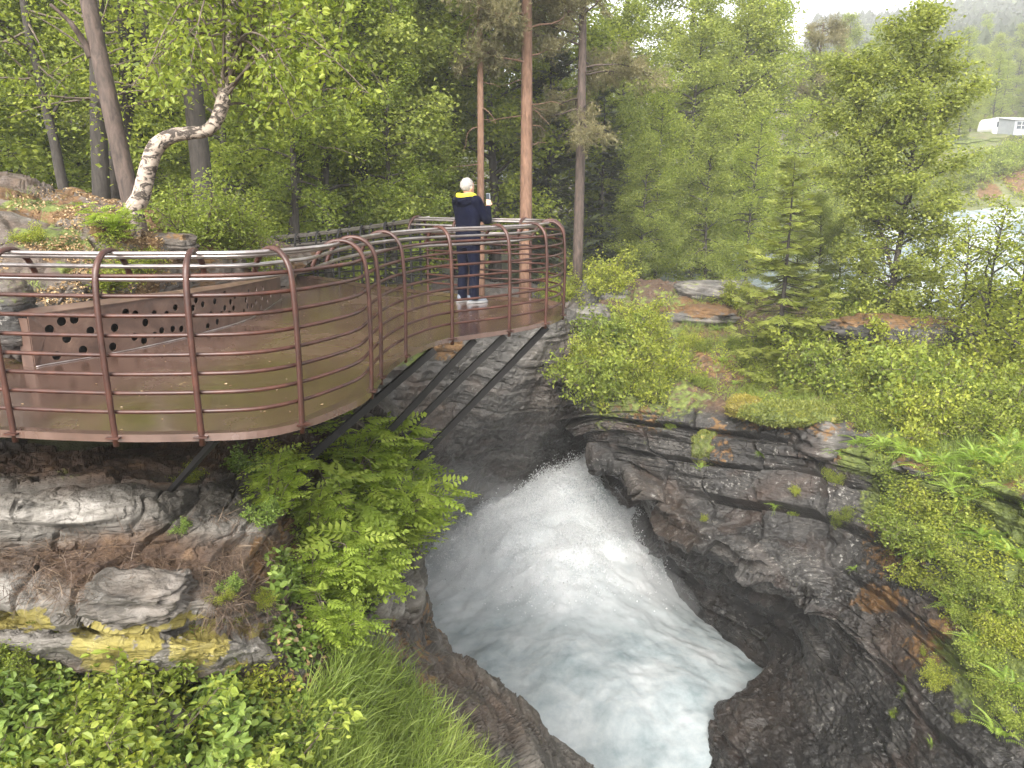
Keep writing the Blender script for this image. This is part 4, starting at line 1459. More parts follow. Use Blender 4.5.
aw = empty('awning_tent', tuple(c0 + [1.5, -1.9, 0]), R(8), 'grey and white awning tent with dark windows beside the caravan', 'awning tent')
mb = prism([(-1.1, -.9), (1.3, -.9), (1.3, .85), (-1.1, .45)], -2.0, 2.4); mb.build('tent_wall', M['van_grey'], aw)
mb = prism([(-1.2, .46), (1.3, .88), (1.3, .93), (-1.2, .51)], -2.1, 2.5); mb.build('tent_roof', M['van_white'], aw)
for x in (-1.3, -.25):
    mb = MB(); mb.add(*box((x, -1.12, .0), (.85, .04, .62))); f = mb.build('window', M['glass'], aw)
    mb = MB(); mb.add(*box((x, -1.145, .0), (.05, .02, .62))); mb.add(*box((x, -1.145, .0), (.85, .02, .04))); mb.build('frame', M['van_white'], f)

# ------------------------------------------------------------------ the person
px0 = atz(469, 302.5, 0.0)
FACE = R(-38)          # turned a little to the right of straight away
person = empty('person', (px0[0], px0[1], 0.0), FACE, 'person in navy jacket with yellow lined hood holding up a phone at the railing', 'person')
def vox(name, mb, mat, parent, v=.012, smooth=6):
    o = mb.build(name, mat, parent, True)
    a = o.modifiers.new('fuse', 'REMESH')
    a.mode = 'VOXEL'
    a.voxel_size = v
    a.use_smooth_shade = True
    if smooth:
        b = o.modifiers.new('soft', 'SMOOTH')
        b.iterations = smooth
        b.factor = .5
    return o
def ell(c, r, n=20):
    return blob(c, r, 0, 0.0, 1, n, n // 2 + 2)
SX = (1, 0, 0)
body = MB()
body.add(*ell((0, .015, 1.585), (.073, .094, .115)))
body.add(*ell((0, .05, 1.535), (.055, .06, .06)))
body.add(*tube([(0, -.01, 1.36), (0, -.005, 1.45), (0, .01, 1.54)], [.07, .058, .058], 14))
body.add(*ell((0, .112, 1.572), (.014, .02, .026), 10))          # nose
for s in (-1, 1):
    body.add(*ell((s * .075, 0, 1.575), (.014, .024, .034), 10)) # ears
body.add(*tube([(0, 0, .84), (0, .0, 1.0), (0, .0, 1.2), (0, -.01, 1.37)], [.13, .13, .15, .1], 16, [.09, .09, .1, .08], SX))
SH = {-1: [(-.175, -.01, 1.385), (-.235, .13, 1.13), (-.12, .34, 1.19)], 1: [(.175, -.01, 1.385), (.24, .12, 1.14), (.1, .32, 1.33)]}
for s, (a, b, c) in SH.items():
    body.add(*tube(catmull(np.array([a, b, c]), 6), np.linspace(.05, .028, 13), 12))
for s in (-1, 1):
    body.add(*tube([(s * .09, 0, .9), (s * .1, .01, .5), (s * .1, -.01, .09)], [.08, .055, .042], 12))
# hands: palm, four fingers, thumb
def hand(w, d, nrm, curl, mb, s):
    w, d, nrm = np.array(w, float), norm(np.array(d, float)), norm(np.array(nrm, float))
    x = norm(np.cross(d, nrm))
    nrm = np.cross(x, d)
    mb.add(*tube([w - d * .02, w + d * .03, w + d * .085], [.026, .038, .04], 12, [.022, .016, .014], x))
    for k, L in enumerate((.066, .076, .07, .054)):
        o = w + d * .08 + x * (k - 1.5) * .019
        P = [o - d * .02, o]
        ang = 0
        for q in range(3):
            ang += curl
            P.append(P[-1] + (d * math.cos(ang) + nrm * math.sin(ang)) * L / 3)
        mb.add(*tube(P, [.0085, .0088, .0085, .008, .0065], 8))
    o = w + d * .025 - x * s * .034
    mb.add(*tube([o + x * s * .01, o + d * .022 - x * s * .018 + nrm * .012, o + d * .05 - x * s * .02 + nrm * .026, o + d * .07 - x * s * .012 + nrm * .034], [.012, .011, .0098, .008], 8))
hand(SH[1][2], (-.25, .45, .8), (-.7, .5, -.1), .45, body, 1)
hand(SH[-1][2], (.75, .5, -.1), (0, .2, -1), .5, body, -1)
vox('body', body, M['skin'], person, .0055, 3)
mb = MB()
for s in (-1, 1):
    mb = MB(); mb.add(*ell((s * .03, .094, 1.597), (.012, .008, .008), 10)); mb.build('eye', M['eye'], person, True)
pass
# short light hair over the back and top of the head
V, F = blob((0, -.012, 1.612), (.084, .099, .098), 5, .1, 3.5, 48, 30)
loc = V - np.array([0, -.012, 1.612])
cut = (loc[:, 1] > .045) & (loc[:, 2] < .035)
V[cut] = np.array([0, -.012, 1.612]) + loc[cut] * .8
low = loc[:, 2] < -.06
V[low, 2] = 1.612 - .06 - (-.06 - loc[low, 2]) * .9
V = V + (fbm(V * 70, 2, 3) * .007 + fbm(V * 25, 2, 4) * .006)[:, None] * norm(loc)
mb = MB(); mb.add(V, F)
mb.build('hair', M['hair'], person, True)
jk = MB()
jk.add(*tube(np.array([(0, 0, .80), (0, 0, .83), (0, 0, .95), (0, 0, 1.08), (0, -.005, 1.22), (0, -.012, 1.34), (0, -.012, 1.41), (0, -.005, 1.455)]), [.19, .205, .2, .195, .215, .205, .15, .075], 28, [.135, .145, .14, .13, .14, .125, .1, .07], SX))
for s, (a, b, c) in SH.items():
    a2, b2, c2 = np.array(a), np.array(b), np.array(c)
    P = catmull(np.array([a2 + [-s * .05, 0, -.02], a2, b2, c2 - (c2 - b2) * .08]), 7)
    jk.add(*tube(P, np.interp(np.linspace(0, 1, len(P)), [0, .3, .6, .7, 1], [.08, .085, .062, .06, .045]), 14))
o = vox('jacket', jk, M['navy'], person, .011, 5)
# hood lying on the shoulders, yellow lining showing at the collar
V, F = blob((0, -.105, 1.395), (.15, .07, .085), 3, .14, 1.6, 40, 24)
mb = MB(); mb.add(V, F)
mb.add(*tube([(-.12, -.05, 1.45), (-.1, -.13, 1.425), (0, -.165, 1.405), (.1, -.13, 1.425), (.12, -.05, 1.45)], [.03, .036, .04, .036, .03], 10))
hood = vox('hood', mb, M['navy'], person, .01, 5)
mb = MB()
mb.add(*tube(catmull(np.array([(-.105, .035, 1.462), (-.118, -.045, 1.475), (-.075, -.118, 1.47), (0, -.14, 1.462), (.075, -.118, 1.47), (.118, -.045, 1.475), (.105, .035, 1.462)]), 6), .027, 10, .036))
mb.build('hood_lining', M['yellow'], person, True)
tr_ = MB()
tr_.add(*tube([(0, 0, .93), (0, -.005, .85), (0, -.008, .76)], [.165, .178, .17], 24, [.112, .125, .12], SX))
for s in (-1, 1):
    tr_.add(*tube([(s * .088, -.005, .84), (s * .1, .005, .6), (s * .105, .01, .46), (s * .108, -.012, .25), (s * .11, -.015, .05)], [.095, .082, .07, .068, .066], 18, [.108, .09, .075, .075, .072]))
vox('trousers', tr_, M['navy_leg'], person, .012, 5)
for s, rz in ((-1, -.15), (1, -.45)):
    sh = empty('shoe', (s * .11, 0, 0))
    sh.parent = person
    sh.rotation_euler = (0, 0, rz)
    mb = MB()
    mb.add(*tube([(0, -.085, .065), (0, -.03, .075), (0, .05, .062), (0, .12, .048), (0, .175, .036)], [.036, .041, .043, .046, .03], 16, [.045, .05, .04, .03, .018], SX))
    mb.add(*tube([(0, -.045, .06), (0, -.04, .115)], [.042, .044], 14))
    up_ = vox('upper', mb, M['shoe'], sh, .007, 4)
    P = [(.0, -.125), (.034, -.11), (.041, -.05), (.036, .02), (.047, .1), (.04, .165), (.012, .2), (-.02, .195), (-.042, .15), (-.046, .09), (-.036, .02), (-.04, -.05), (-.034, -.11)]
    bmh = bmesh.new()
    f = bmh.faces.new([bmh.verts.new((x, y, .004)) for x, y in P])
    ex = bmesh.ops.extrude_face_region(bmh, geom=[f])
    bmesh.ops.translate(bmh, verts=[v for v in ex['geom'] if isinstance(v, bmesh.types.BMVert)], vec=(0, 0, .03))
    bmesh.ops.recalc_face_normals(bmh, faces=bmh.faces)
    me = bpy.data.meshes.new('sole')
    bmh.to_mesh(me)
    bmh.free()
    obj('sole', me, M['white'], sh)
# the phone in the right hand
Rz = Matrix.Rotation(FACE, 4, 'Z')
hp = Rz @ Vector((.04, .39, 1.425)) + Vector((px0[0], px0[1], 0))
ph = empty('phone', tuple(hp), FACE, 'pale phone held up in the right hand of the person', 'phone')
def rbox(sx, sy, sz, bev):
    b_ = bmesh.new()
    bmesh.ops.create_cube(b_, size=1)
    bmesh.ops.scale(b_, vec=(sx, sy, sz), verts=b_.verts)
    bmesh.ops.bevel(b_, geom=list(b_.edges), offset=bev, segments=2, affect='EDGES')
    me = bpy.data.meshes.new('case')
    b_.to_mesh(me)
    b_.free()
    return me
obj('case', rbox(.076, .011, .155, .004), M['phone'], ph)
mb = MB(); mb.add(*box((0, -.0065, 0), (.068, .001, .146))); mb.build('screen', M['glass'], ph)
# ------------------------------------------------------------------ the wood
rr = np.random.default_rng(11)
BI = [proto(make_leaf_tree('birch_tree', 13, 2.7, .12, 52, 16, .22, .115, M['leaf_birch'], M['bark_grey'], 100 + k, birch_prof, .6, .1, .010, twigs=4)) for k in range(2)]
PA = [proto(make_leaf_tree('birch_tree', 12, 2.9, .04, 58, 34, .25, .115, M['leaf_pale'], M['bark_grey'], 110 + k, birch_prof, .6, .1, .010, twigs=3)) for k in range(2)]
DK = [proto(make_leaf_tree('broadleaf_tree', 12, 3.2, .08, 54, 16, .24, .125, M['leaf_dark'], M['bark_grey'], 120 + k, broad_prof, .5, .05, .013, twigs=4)) for k in range(2)]

def ground_z(x, y): return drop(x, y)[2]
def tree_at(pr, px, Y, s, label, group=None, cat='tree', rz=None, z=None, sz=None):
    x = (px - 512) / FPX * Y * 1.0
    while z is None and ground_z(x, Y) < -3.4:
        Y += .4
        x = (px - 512) / FPX * Y
    if z is None: z = ground_z(x, Y)
    sc = s if sz is None else (s, s, sz)
    return put(pr, (x, Y, z - .05), rr.uniform(0, 6.28) if rz is None else rz, sc, label, group, cat)

# left wood, front rows towards the back
GW = 'green broadleaf trees of the dense wood behind the platform'
LW = 'leafy green tree in the dense wood behind the steel platform'
front = [(-60,16,DK,1.0),(20,19,BI,.95),(75,21,DK,.9),(150,20,DK,.8),(235,19,BI,.85),(270,23,DK,1.0),(330,20,BI,.95),(300,18,BI,.62),(365,22,PA,1.05),(395,18.5,BI,.62),(385,23,BI,.95),(405,27,PA,1.1),(390,25,DK,.66)]
for k, (px, Y, kind, s) in enumerate(front):
    tree_at(kind[k % 2], px, Y, s, LW, GW)
for Y0, n, a, b in ((27, 9, -90, 560), (34, 9, -60, 600), (44, 9, -60, 640)):
    for k in range(n):
        px = a + (b - a) * (k + rr.uniform(.1, .9)) / n
        kind = [DK, BI, DK, PA][int(rr.integers(0, 4))]
        tree_at(kind[int(rr.integers(0, 2))], px, Y0 + rr.uniform(-2, 3), rr.uniform(1.0, 1.4), LW, GW)

# trees on the far bank, right of the pines
GF = 'pale green trees on the misty far bank of the gorge'
LF = 'pale green birch in the misty row on the far bank between pines and hill'
far = [(596,33,PA,.8),(622,36,PA,1.0),(655,34,BI,.72),(690,38,PA,1.12),(728,40,PA,1.2),(760,40,BI,1.06),(800,46,PA,1.0),(640,30,PA,.55),(705,31,PA,.62),(745,33,BI,.6),(832,52,PA,.85),(672,46,PA,1.5),(735,48,PA,1.5)]
for k, (px, Y, kind, s) in enumerate(far):
    x = (px - 512) / FPX * Y
    z = max(ground_z(x, Y), -3.0)
    tree_at(kind[k % 2], px, Y, s, LF, GF, z=z)

# the red-barked pines
PN = [make_pine('pine_tree', 15, 2.2, .5, 22, 200, M['bark_pine_red'], 8, 16, .0078), make_pine('pine_tree', 19, 3.0, .36, 34, 201, M['bark_pine_red'], 8, 18, .0105), make_pine('pine_tree', 16, 3.4, .3, 40, 202, M['bark_pine'], 9, 14, .0105)]
for o, px, Y, zz, lab in ((PN[0], 481, 22.9, -1.9, 'slim straight pine with red bark behind the person, leftmost of three'), (PN[1], 525, 23.6, -1.8, 'tall straight pine with orange bark rising just behind the platform tip'), (PN[2], 577, 25, None, 'grey trunked pine with hanging brown needles beside the far bank')):
    put(proto(o), ((px - 512) / FPX * Y, Y, (ground_z((px - 512) / FPX * Y, Y) if zz is None else zz) - .1), 0, 1, lab, 'pines behind the platform', 'pine tree')
tp = proto(make_pine('pine_tree', 13, 2.6, .55, 26, 205, M['bark_pine'], 9, 6, .012))
put(tp, ((700 - 512) / FPX * 52, 52, ground_z((700 - 512) / FPX * 52, 52)), 0, 1.05, 'pine with a thin open top rising above the pale birches', None, 'pine tree')
put(tp, ((798 - 512) / FPX * 47, 47, -2.5), 2, 1.02, 'dark pine standing behind the right edge of the pale birches', None, 'pine tree')
for px, Y, lab in ((458, 30, 'thin dark pine trunk between the slim red pine and the birches'),):
    put(tp, ((px - 512) / FPX * Y, Y, ground_z((px - 512) / FPX * Y, Y)), 4, 1.1, lab, None, 'pine tree')
# dark spruce between the pines
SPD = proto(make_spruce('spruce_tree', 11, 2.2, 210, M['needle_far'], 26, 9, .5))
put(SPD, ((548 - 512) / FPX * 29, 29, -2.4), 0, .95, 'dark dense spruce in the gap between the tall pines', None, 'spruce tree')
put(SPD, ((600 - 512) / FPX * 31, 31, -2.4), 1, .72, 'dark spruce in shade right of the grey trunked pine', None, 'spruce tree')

# ------------------------------------------------------------------ trees of the rock rise on the left
def px_tree(name, path, rad, mat, label, cat, extra=None, parts=None):
    P = catmull(np.array([at(*q) for q in path]), 6)
    rd = np.interp(np.linspace(0, 1, len(P)), np.linspace(0, 1, len(rad)), rad)
    root = empty(name, tuple(P[0]), 0, label, cat)
    mb = MB()
    mb.add(*tube(P - P[0], rd, 12))
    for q, rds in (extra or []):
        E = catmull(np.array([at(*v) for v in q]), 5)
        mb.add(*tube(E - P[0], np.linspace(rds[0], rds[1], len(E)), 7))
    return root, mb, P

root, mb, P = px_tree('birch_tree', [(130,238,9.75),(133,212,9.8),(141,196,9.8),(149,165,9.8),(157,146,9.8),(172,136,9.75),(190,133,9.7),(205,131,9.7),(216,121,9.75),(224,97,9.8),(229,65,9.9),(233,20,10),(238,-40,10.2),(240,-110,10.4)],
    [.12,.115,.105,.1,.1,.085,.075,.07,.075,.085,.08,.075,.07,.05], None, 'crooked white birch bent like an S on the rock rise', 'birch tree', None)
mb.build('trunk', M['bark_birch'], root, True)
r = np.random.default_rng(301)
mbw = MB()
C, O = [], []
for k in range(64):
    b = P[int(len(P) * r.uniform(.66, .99))]
    e = at(r.uniform(110, 385), r.uniform(-60, 125) if k % 3 else r.uniform(-130, 0), r.uniform(8.4, 12.0))
    if 0 < proj(e)[1] < 120 and 195 < proj(e)[0] < 262: e = e * 1.0 + np.array([0, 1.3, .2])
    if e[0] < -4.6 and k % 2: e = at(r.uniform(230, 370), r.uniform(-60, 110), r.uniform(8.6, 11.5))
    L = np.linalg.norm(e - b)
    Q = catmull(np.array([b, b + (e - b) * .4 + [0, 0, .12 * L], b + (e - b) * .75 + [0, 0, .1 * L], e]), 4)
    mbw.add(*tube(Q - P[0], np.linspace(.02, .004, len(Q)), 5, caps=False))
    for v in range(7):
        q = Q[int(len(Q) * r.uniform(.45, .99))]
        T2 = limb_path(q, r.normal(size=3) + [0, 0, -.1], r.uniform(.2, .6), 3, r, .12)
        mbw.add(*tube(T2 - P[0], [.005, .004, .003, .002], 4, caps=False))
        C += [T2[1] - P[0], T2[2] - P[0], T2[3] - P[0]]
        O += [T2[3] - T2[0]] * 3
mbw.build('branch', M['bark_thin'], root, True)
leafy(np.array(C), np.array(O), r, 8, .11, .075, .6, .35, L6).build('crown', M['leaf_birch'], root)

root, mb, P = px_tree('pine_tree', [(142,250,10.3),(136,222,10.4),(122,160,10.5),(108,95,10.6),(97,45,10.7),(88,0,10.8),(76,-60,11),(62,-130,11.2)], [.13,.125,.115,.11,.105,.1,.09,.08], None,
    'leaning brown pine trunk crossing behind the crooked white birch', 'pine tree', [([(91,58,10.65),(84,42,10.6),(74,27,10.5),(68,20,10.5),(50,4,10.4)], (.05, .02))])
mb.build('trunk', M['bark_pine'], root, True)
root, mb, P = px_tree('pine_tree', [(207,250,14.3),(203,190,14.3),(196,120,14.3),(190,60,14.3),(184,0,14.3),(176,-80,14.3)], [.19,.18,.17,.165,.16,.15], None, 'thick straight dark pine trunk behind the bend of the white birch', 'pine tree')
mb.build('trunk', M['bark_grey'], root, True)
for path, rad, lab in (
    ([(66,200,15),(60,172,15),(54,140,15),(46,110,15),(38,70,15),(28,30,15),(18,-40,15)], (.1,.06), 'thin dark crooked trunk standing apart at the back of the rock rise'),
    ([(102,212,13.6),(101,180,13.6),(99,140,13.6),(98,90,13.6),(97,40,13.6),(95,-60,13.6)], (.15,.11), 'pale streaked trunk left of the leaning pine'),
    ([(112,214,14.2),(116,170,14.2),(122,130,14.2),(128,80,14.2),(126,20,14.2),(124,-60,14.2)], (.17,.12), 'dark forked trunk seen behind the leaning pine'),
    ([(292,240,19),(296,200,19),(300,150,19),(300,80,19),(304,0,19)], (.12,.09), 'slender grey trunk in the leaves behind the footbridge')):
    ex = [([(126,110,14.2),(133,75,14.3),(142,50,14.3),(150,-20,14.4)], (.1,.05))] if 'forked' in lab else ([(48,125,15),(58,105,15.1),(75,85,15.2)], (.04,.015)) and [([(48,125,15),(58,105,15.1),(75,85,15.2)], (.04,.015))] if 'apart' in lab else None
    root, mb, P = px_tree('tree_trunk', path, list(np.linspace(rad[0], rad[1], 5)), None, lab, 'tree', ex)
    mb.build('trunk', M['bark_grey'], root, True)
    r = np.random.default_rng(abs(int(path[0][0])) + 5)
    C, O, mbw = [], [], MB()
    for k in range(16):
        b = P[int(len(P) * r.uniform(.5, .99))]
        Q = limb_path(b, r.normal(size=3) * [1, 1, .4] + [0, 0, .2], r.uniform(.8, 2.2), 5, r, .05)
        mbw.add(*tube(Q - P[0], np.linspace(.025, .005, 6), 5, caps=False))
        for v in Q[2:]:
            for q in range(3):
                c = v + r.normal(size=3) * .25
                C.append(c - P[0])
                O.append(v - b)
    mbw.build('branch', M['bark_thin'], root, True)
    leafy(np.array(C), np.array(O), r, 12, .2, .08, .7, .3).build('crown', M['leaf_dark'], root)

# ------------------------------------------------------------------ right bank trees
AT = make_leaf_tree('broadleaf_tree', 9.0, 2.2, .03, 68, 22, .16, .1, M['leaf_tree'], M['bark_grey'], 150, broad_prof, .65, .04, .011, lean=(.028, 0), twigs=5, second=(-1.5, .3, 8.0, 2.2))
p = at(886, 318, 22)
p[2] = drop(p[0], p[1])[2]
put(proto(AT), tuple(p - [0, 0, .1]), 0, 1, 'big leafy green tree with two tops on the right bank beside the river', None, 'tree')
SPY = proto(make_spruce('spruce_tree', 5.2, 1.15, 211, M['needle_spruce'], 24, 10, .3, .03))
p = at(779, 348, 21)
p[2] = drop(p[0], p[1])[2]
put(SPY, tuple(p - [0, 0, .1]), 0, (1.35, 1.35, 1.12), 'young light green spruce on the rock left of the two topped tree', None, 'spruce tree')
SAP = proto(make_leaf_tree('birch_sapling', 4.2, 1.0, .15, 30, 9, .14, .085, M['leaf_alder'], M['bark_grey'], 160, birch_prof, .7, .02, .008, twigs=3))
for px, py, Y, s, lab in ((953, 345, 20, .95, 'thin birch sapling with sparse leaves right of the big tree'), (985, 350, 19, 1.1, 'slender sapling with open twigs against the white river'), (1012, 352, 18.5, 1.0, 'loose young birch at the right edge before the river'), (925, 335, 22, .9, 'small sapling tucked against the right side of the big tree'), (1040, 360, 17, 1.1, 'young birch leaning in at the far right edge')):
    p = at(px, py, Y)
    p[2] = drop(p[0], p[1])[2]
    put(SAP, tuple(p - [0, 0, .05]), rr.uniform(0, 6), s, lab, None, 'tree')

# trees beyond the river and up the hill
for px, py, Y, s, lab in ((748, 296, 27.5, .8, 'small pale birch behind the long flat boulder'), (812, 318, 26, .95, 'leafy young birch between the spruce and the two topped tree'), (835, 325, 25.5, .8, 'young birch close against the left side of the two topped tree'), (795, 312, 27, .75, 'pale young birch just behind the light green spruce')):
    p = at(px, py, Y)
    p[2] = drop(p[0], p[1])[2]
    put(PA[0], tuple(p - [0, 0, .05]), rr.uniform(0, 6), (s * .42, s * .42, s * .34), lab, None, 'tree')
GH = 'trees on the slope beyond the river'
for k, (px, Y, s, kind) in enumerate([(852,80,.8,PA),(880,88,.7,PA),(905,92,.75,BI),(928,84,.55,PA),(842,64,.7,PA),(950,97,.8,PA),(975,102,.7,BI),(1000,108,.85,PA),(1020,100,.7,PA),(870,110,1.0,BI),(920,120,1.0,PA),(985,130,1.1,PA),(950,140,1.2,BI),(1030,120,1.0,BI),(895,150,1.2,PA),(860,135,1.2,PA),(825,90,1.1,PA),(862,70,.62,BI),(890,74,.5,PA),(912,78,.55,BI),(938,74,.42,PA),(948,86,.6,PA),(968,92,.62,BI),(1015,88,.5,PA),(1040,84,.6,BI),(848,98,1.0,BI),(880,104,.95,PA),(935,110,1.0,BI),(965,116,1.0,PA),(1005,120,1.05,BI)]):
    x = (px - 512) / FPX * Y
    tree_at(kind[k % 2], px, Y, s, 'hazy green tree on the slope beyond the river near the caravan', GH)

# the wooded hillside far behind
mb = MB()
r = np.random.default_rng(77)
FT = spray(9)
n_ = 0
for k in range(2300):
    px, Y = r.uniform(790, 1100), 130 + 270 * r.uniform() ** .8
    x = (px - 512) / FPX * Y
    p = drop(x, Y, 150)
    h = r.uniform(7, 13)
    conif = r.uniform() < .72
    nn = 34
    u = r.uniform(0, 1, nn) ** .8
    a = r.uniform(0, 6.283, nn)
    rad_ = (h * .17 * (1 - u) + .15) if conif else h * .26 * np.sqrt(np.clip(1 - (u * 2 - 1) ** 2, .05, 1))
    q = p + np.stack([np.cos(a) * rad_ * .45, np.sin(a) * rad_ * .45, h * (.08 + .9 * u)], -1)
    D = np.stack([np.cos(a), np.sin(a), np.full(nn, -.35 if conif else .3)], -1)
    t0 = r.uniform(0, .45) if conif else r.uniform(.6, 1)
    stamp(mb, SPRAY if conif else L4, q, frames(D, np.tile([0, 0, 1.], (nn, 1)) + r.normal(size=(nn, 3)) * .4), np.maximum(rad_ * 1.1, .8), np.clip(t0 + r.normal(size=nn) * .1, 0, 1))
    if conif:
        stamp(mb, L4, p[None] + [0, 0, h * .55], frames(np.array([[0, 0, 1.]]), np.array([[.3, 1., 0]])), h * .5, t0)
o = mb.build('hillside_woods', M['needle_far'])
tag(o, kind='stuff')
# ------------------------------------------------------------------ low plants on the rocks
S1 = proto(make_shrub('shrub', 1.0, .75, 16, 5, .075, M['leaf_bright'], 401))
S2 = proto(make_shrub('shrub', 1.0, .6, 18, 6, .055, M['leaf_alder'], 402))
S3 = proto(make_shrub('shrub', 1.0, .5, 18, 7, .05, M['leaf_dark'], 403))
F1 = proto(make_shrub('shrub', 1.0, .75, 20, 9, .058, M['leaf_bright'], 405, L4, .055))
F2 = proto(make_shrub('shrub', 1.0, .65, 22, 9, .052, M['leaf_alder'], 406, L4, .05))
F3 = proto(make_shrub('shrub', 1.0, .55, 22, 9, .048, M['leaf_dark'], 407, L4, .05))
S4 = proto(make_shrub('juniper_bush', 1.0, .7, 26, 9, .04, M['leaf_bright'], 404, L4, .08))
FN = [proto(make_fern('fern', .5, 13, 410 + k, M['leaf_fern'])) for k in range(2)]
RB = [proto(make_shrub('raspberry_bush', .8, .55, 14, 4, .08, M['leaf_rasp'], 420 + k, L6, .05, None, .9, 1.1)) for k in range(2)]
RW = proto(make_rowan('rowan_sapling', .9, .8, 7, 430, M['leaf_rowan'], .25, 2))

def plant(pr, px, py, wpx, label, group=None, cat='shrub', sink=.04, nat=1.0, rz=None, squash=1.0, tilt=None):
    p, n = hit(px, py)
    if p is None:
        return None
    dist = p[1]
    s = wpx * dist / FPX / nat
    return put(pr, tuple(p - np.array([0, 0, sink])), rr.uniform(0, 6.28) if rz is None else rz, (s, s, s * squash), label, group, cat, tilt or (rr.normal() * .08, rr.normal() * .08))

# shrubs over the right bank
GB = 'bushes covering the top of the right bank'
LB = 'low green bush in the cover on top of the right bank rock'
K = [F2, F3, F1, F3, F2]
spots = [(590,365,46),(612,350,44),(640,352,50),(600,392,44),(628,390,52),(655,392,44),(585,378,34),
 (760,372,44),(790,378,52),(820,366,50),(850,362,56),(880,370,50),(910,384,54),(805,392,36),(835,396,52),(870,400,56),(905,408,56),(940,405,60),(975,415,60),(1005,400,60),(860,422,40),(925,430,46),(960,432,52),(1000,440,60),(1020,420,60),(800,350,40),(985,385,60),(940,380,46),(840,340,50),(870,335,50),(910,345,46)]
for k, (px, py, w) in enumerate(spots):
    plant(K[(k * 7 + k // 3) % 5], px, py, w * (.85 + .7 * ((k * .618) % 1)), LB if px > 700 else 'low green bush on the rock spur left of the young spruce', GB if px > 700 else 'bushes on the rock spur', squash=1.25)
for px, py, w, lab in ((1000,345,95,'round green bush at the right edge below the saplings'),(845,300,60,'dark leafy bush hiding the foot of the two topped tree'),(905,318,60,'green bush beside the foot of the two topped tree'),(640,330,40,'feathery green bush at the top of the rock spur'),(655,382,56,'small leafy tree growing out over the gorge from the rock spur'),(878,425,36,'small yellow green bush at the rim of the mossy ledge'),(735,302,30,'wispy bush between the flat boulder and the young spruce'),(560,300,34,'light green bush behind the platform tip'),(602,290,46,'rounded bush on the boulders across the gorge')):
    plant(F2 if 'yellow' not in lab else F1, px, py, w * 1.1, lab, None, 'bush', squash=1.15)

# ferns and bright shrubs down the right face
GFN = 'ferns on the right rock face'
for k, (px, py, w) in enumerate([(905,455,46),(925,470,54),(955,480,60),(985,490,66),(1010,500,70),(990,548,84),(960,505,60),(940,465,40),(885,450,40),(1008,690,60),(975,650,50),(1010,620,60),(950,610,46),(930,560,60),(1000,740,60),(1010,455,60),(975,462,50),(1015,560,60),(860,447,36),(835,455,28),(1000,470,50)]):
    plant(FN[k % 2], px, py, w * 1.15, 'bright green fern growing on the ledge of the right rock face', GFN, 'fern', .0, .85)
GSR = 'bright shrubs hanging on the right rock face'
for k, (px, py, w) in enumerate([(915,500,54),(935,520,62),(920,545,62),(945,560,64),(960,535,60),(930,580,52),(900,530,46),(958,590,50),(985,600,48),(1005,640,50),(1010,600,46),(1000,690,46),(985,660,40),(940,680,32),(1015,720,40),(890,520,32),(970,620,36)]):
    plant([F1, F2, F1, F3][k % 4], px, py, w, 'bright yellow green shrub clinging to the right rock face', GSR, 'shrub', .03, 1.0)
for k, (px, py, w) in enumerate([(705,520,18),(775,505,22),(800,515,20),(845,520,20),(855,570,22),(925,655,24),(905,690,22),(890,715,20),(830,478,18),(760,455,18),(850,455,22),(700,470,18),(665,425,20),(960,720,28),(930,745,26),(795,490,14)]):
    plant([F2, FN[0], RW, F3, FN[1]][k % 5], px, py, w * (.5 + .9 * ((k * .618) % 1)), 'tiny green plant rooted in a crack of the right rock face', 'small plants in the cracks of the right rock face', 'plant', .01, 1.0, tilt=(rr.uniform(.2, .9), rr.normal() * .3))

for k, (px, py, w) in enumerate([(705,350,24),(722,362,20),(740,352,26),(760,345,24),(775,378,30),(755,392,22),(812,372,26),(700,385,18),(716,330,20),(690,345,22),(842,410,24),(735,385,20),(790,398,22)]):
    plant([F3, FN[0], F1, FN[1], F2][k % 5], px, py, w, 'small plant on the mossy slope between the young spruce and the yellow moss', 'small plants on the mossy slope', 'plant', .01, 1.0)
GBK = 'bushes on the far river bank'
for k in range(34):
    px, py = 845 + 190 * ((k * .618) % 1), 150 + 62 * ((k * .377 + .2) % 1)
    plant([F2, F3, F1][k % 3], px, py, 16 + 12 * ((k * .71) % 1), 'small hazy bush on the far river bank below the caravan', GBK, 'bush', .05, 1.0, squash=1.3)
# left: undergrowth below the yellow stained ledge
GR = 'raspberry bushes in the near left corner'
for k, (px, py, w) in enumerate([(-20,690,150),(30,680,130),(85,690,120),(130,700,120),(10,740,170),(70,745,160),(130,760,150),(55,712,130),(185,700,110),(225,715,110),(205,750,140),(250,752,120),(160,675,80),(275,735,90),(-10,770,180),(110,790,170),(190,800,170),(20,655,70),(250,790,150)]):
    plant([S1, RB[0], RB[1], S2, RB[0], S3][k % 6], px, py, w * .8, 'leafy green raspberry bush below the yellow stained ledge in the left corner', GR, 'bush', .06, .8)
GRW = 'rowan shoots on the near left rock'
for k, (px, py, w, rz) in enumerate([(345,565,110,0),(375,530,90,1),(395,550,90,2),(315,545,70,3),(345,610,70,4),(410,530,80,5),(325,640,70,1),(310,595,60,2),(275,510,70,3),(375,580,80,0),(352,487,90,2),(395,480,70,3)]):
    lab = {0: 'big rowan bush with feathery leaves under the platform struts'}.get(k, 'feathery leaved rowan shoot on the near rock under the platform')
    plant(RW, px, py, w * 1.15, lab, None if k == 0 else GRW, 'rowan', .05, .9, rz, 1.0, (.1, .25))
for px, py, w, lab in ((485,525,26,'small shoot in a crack right of the big rowan'),):
    pass
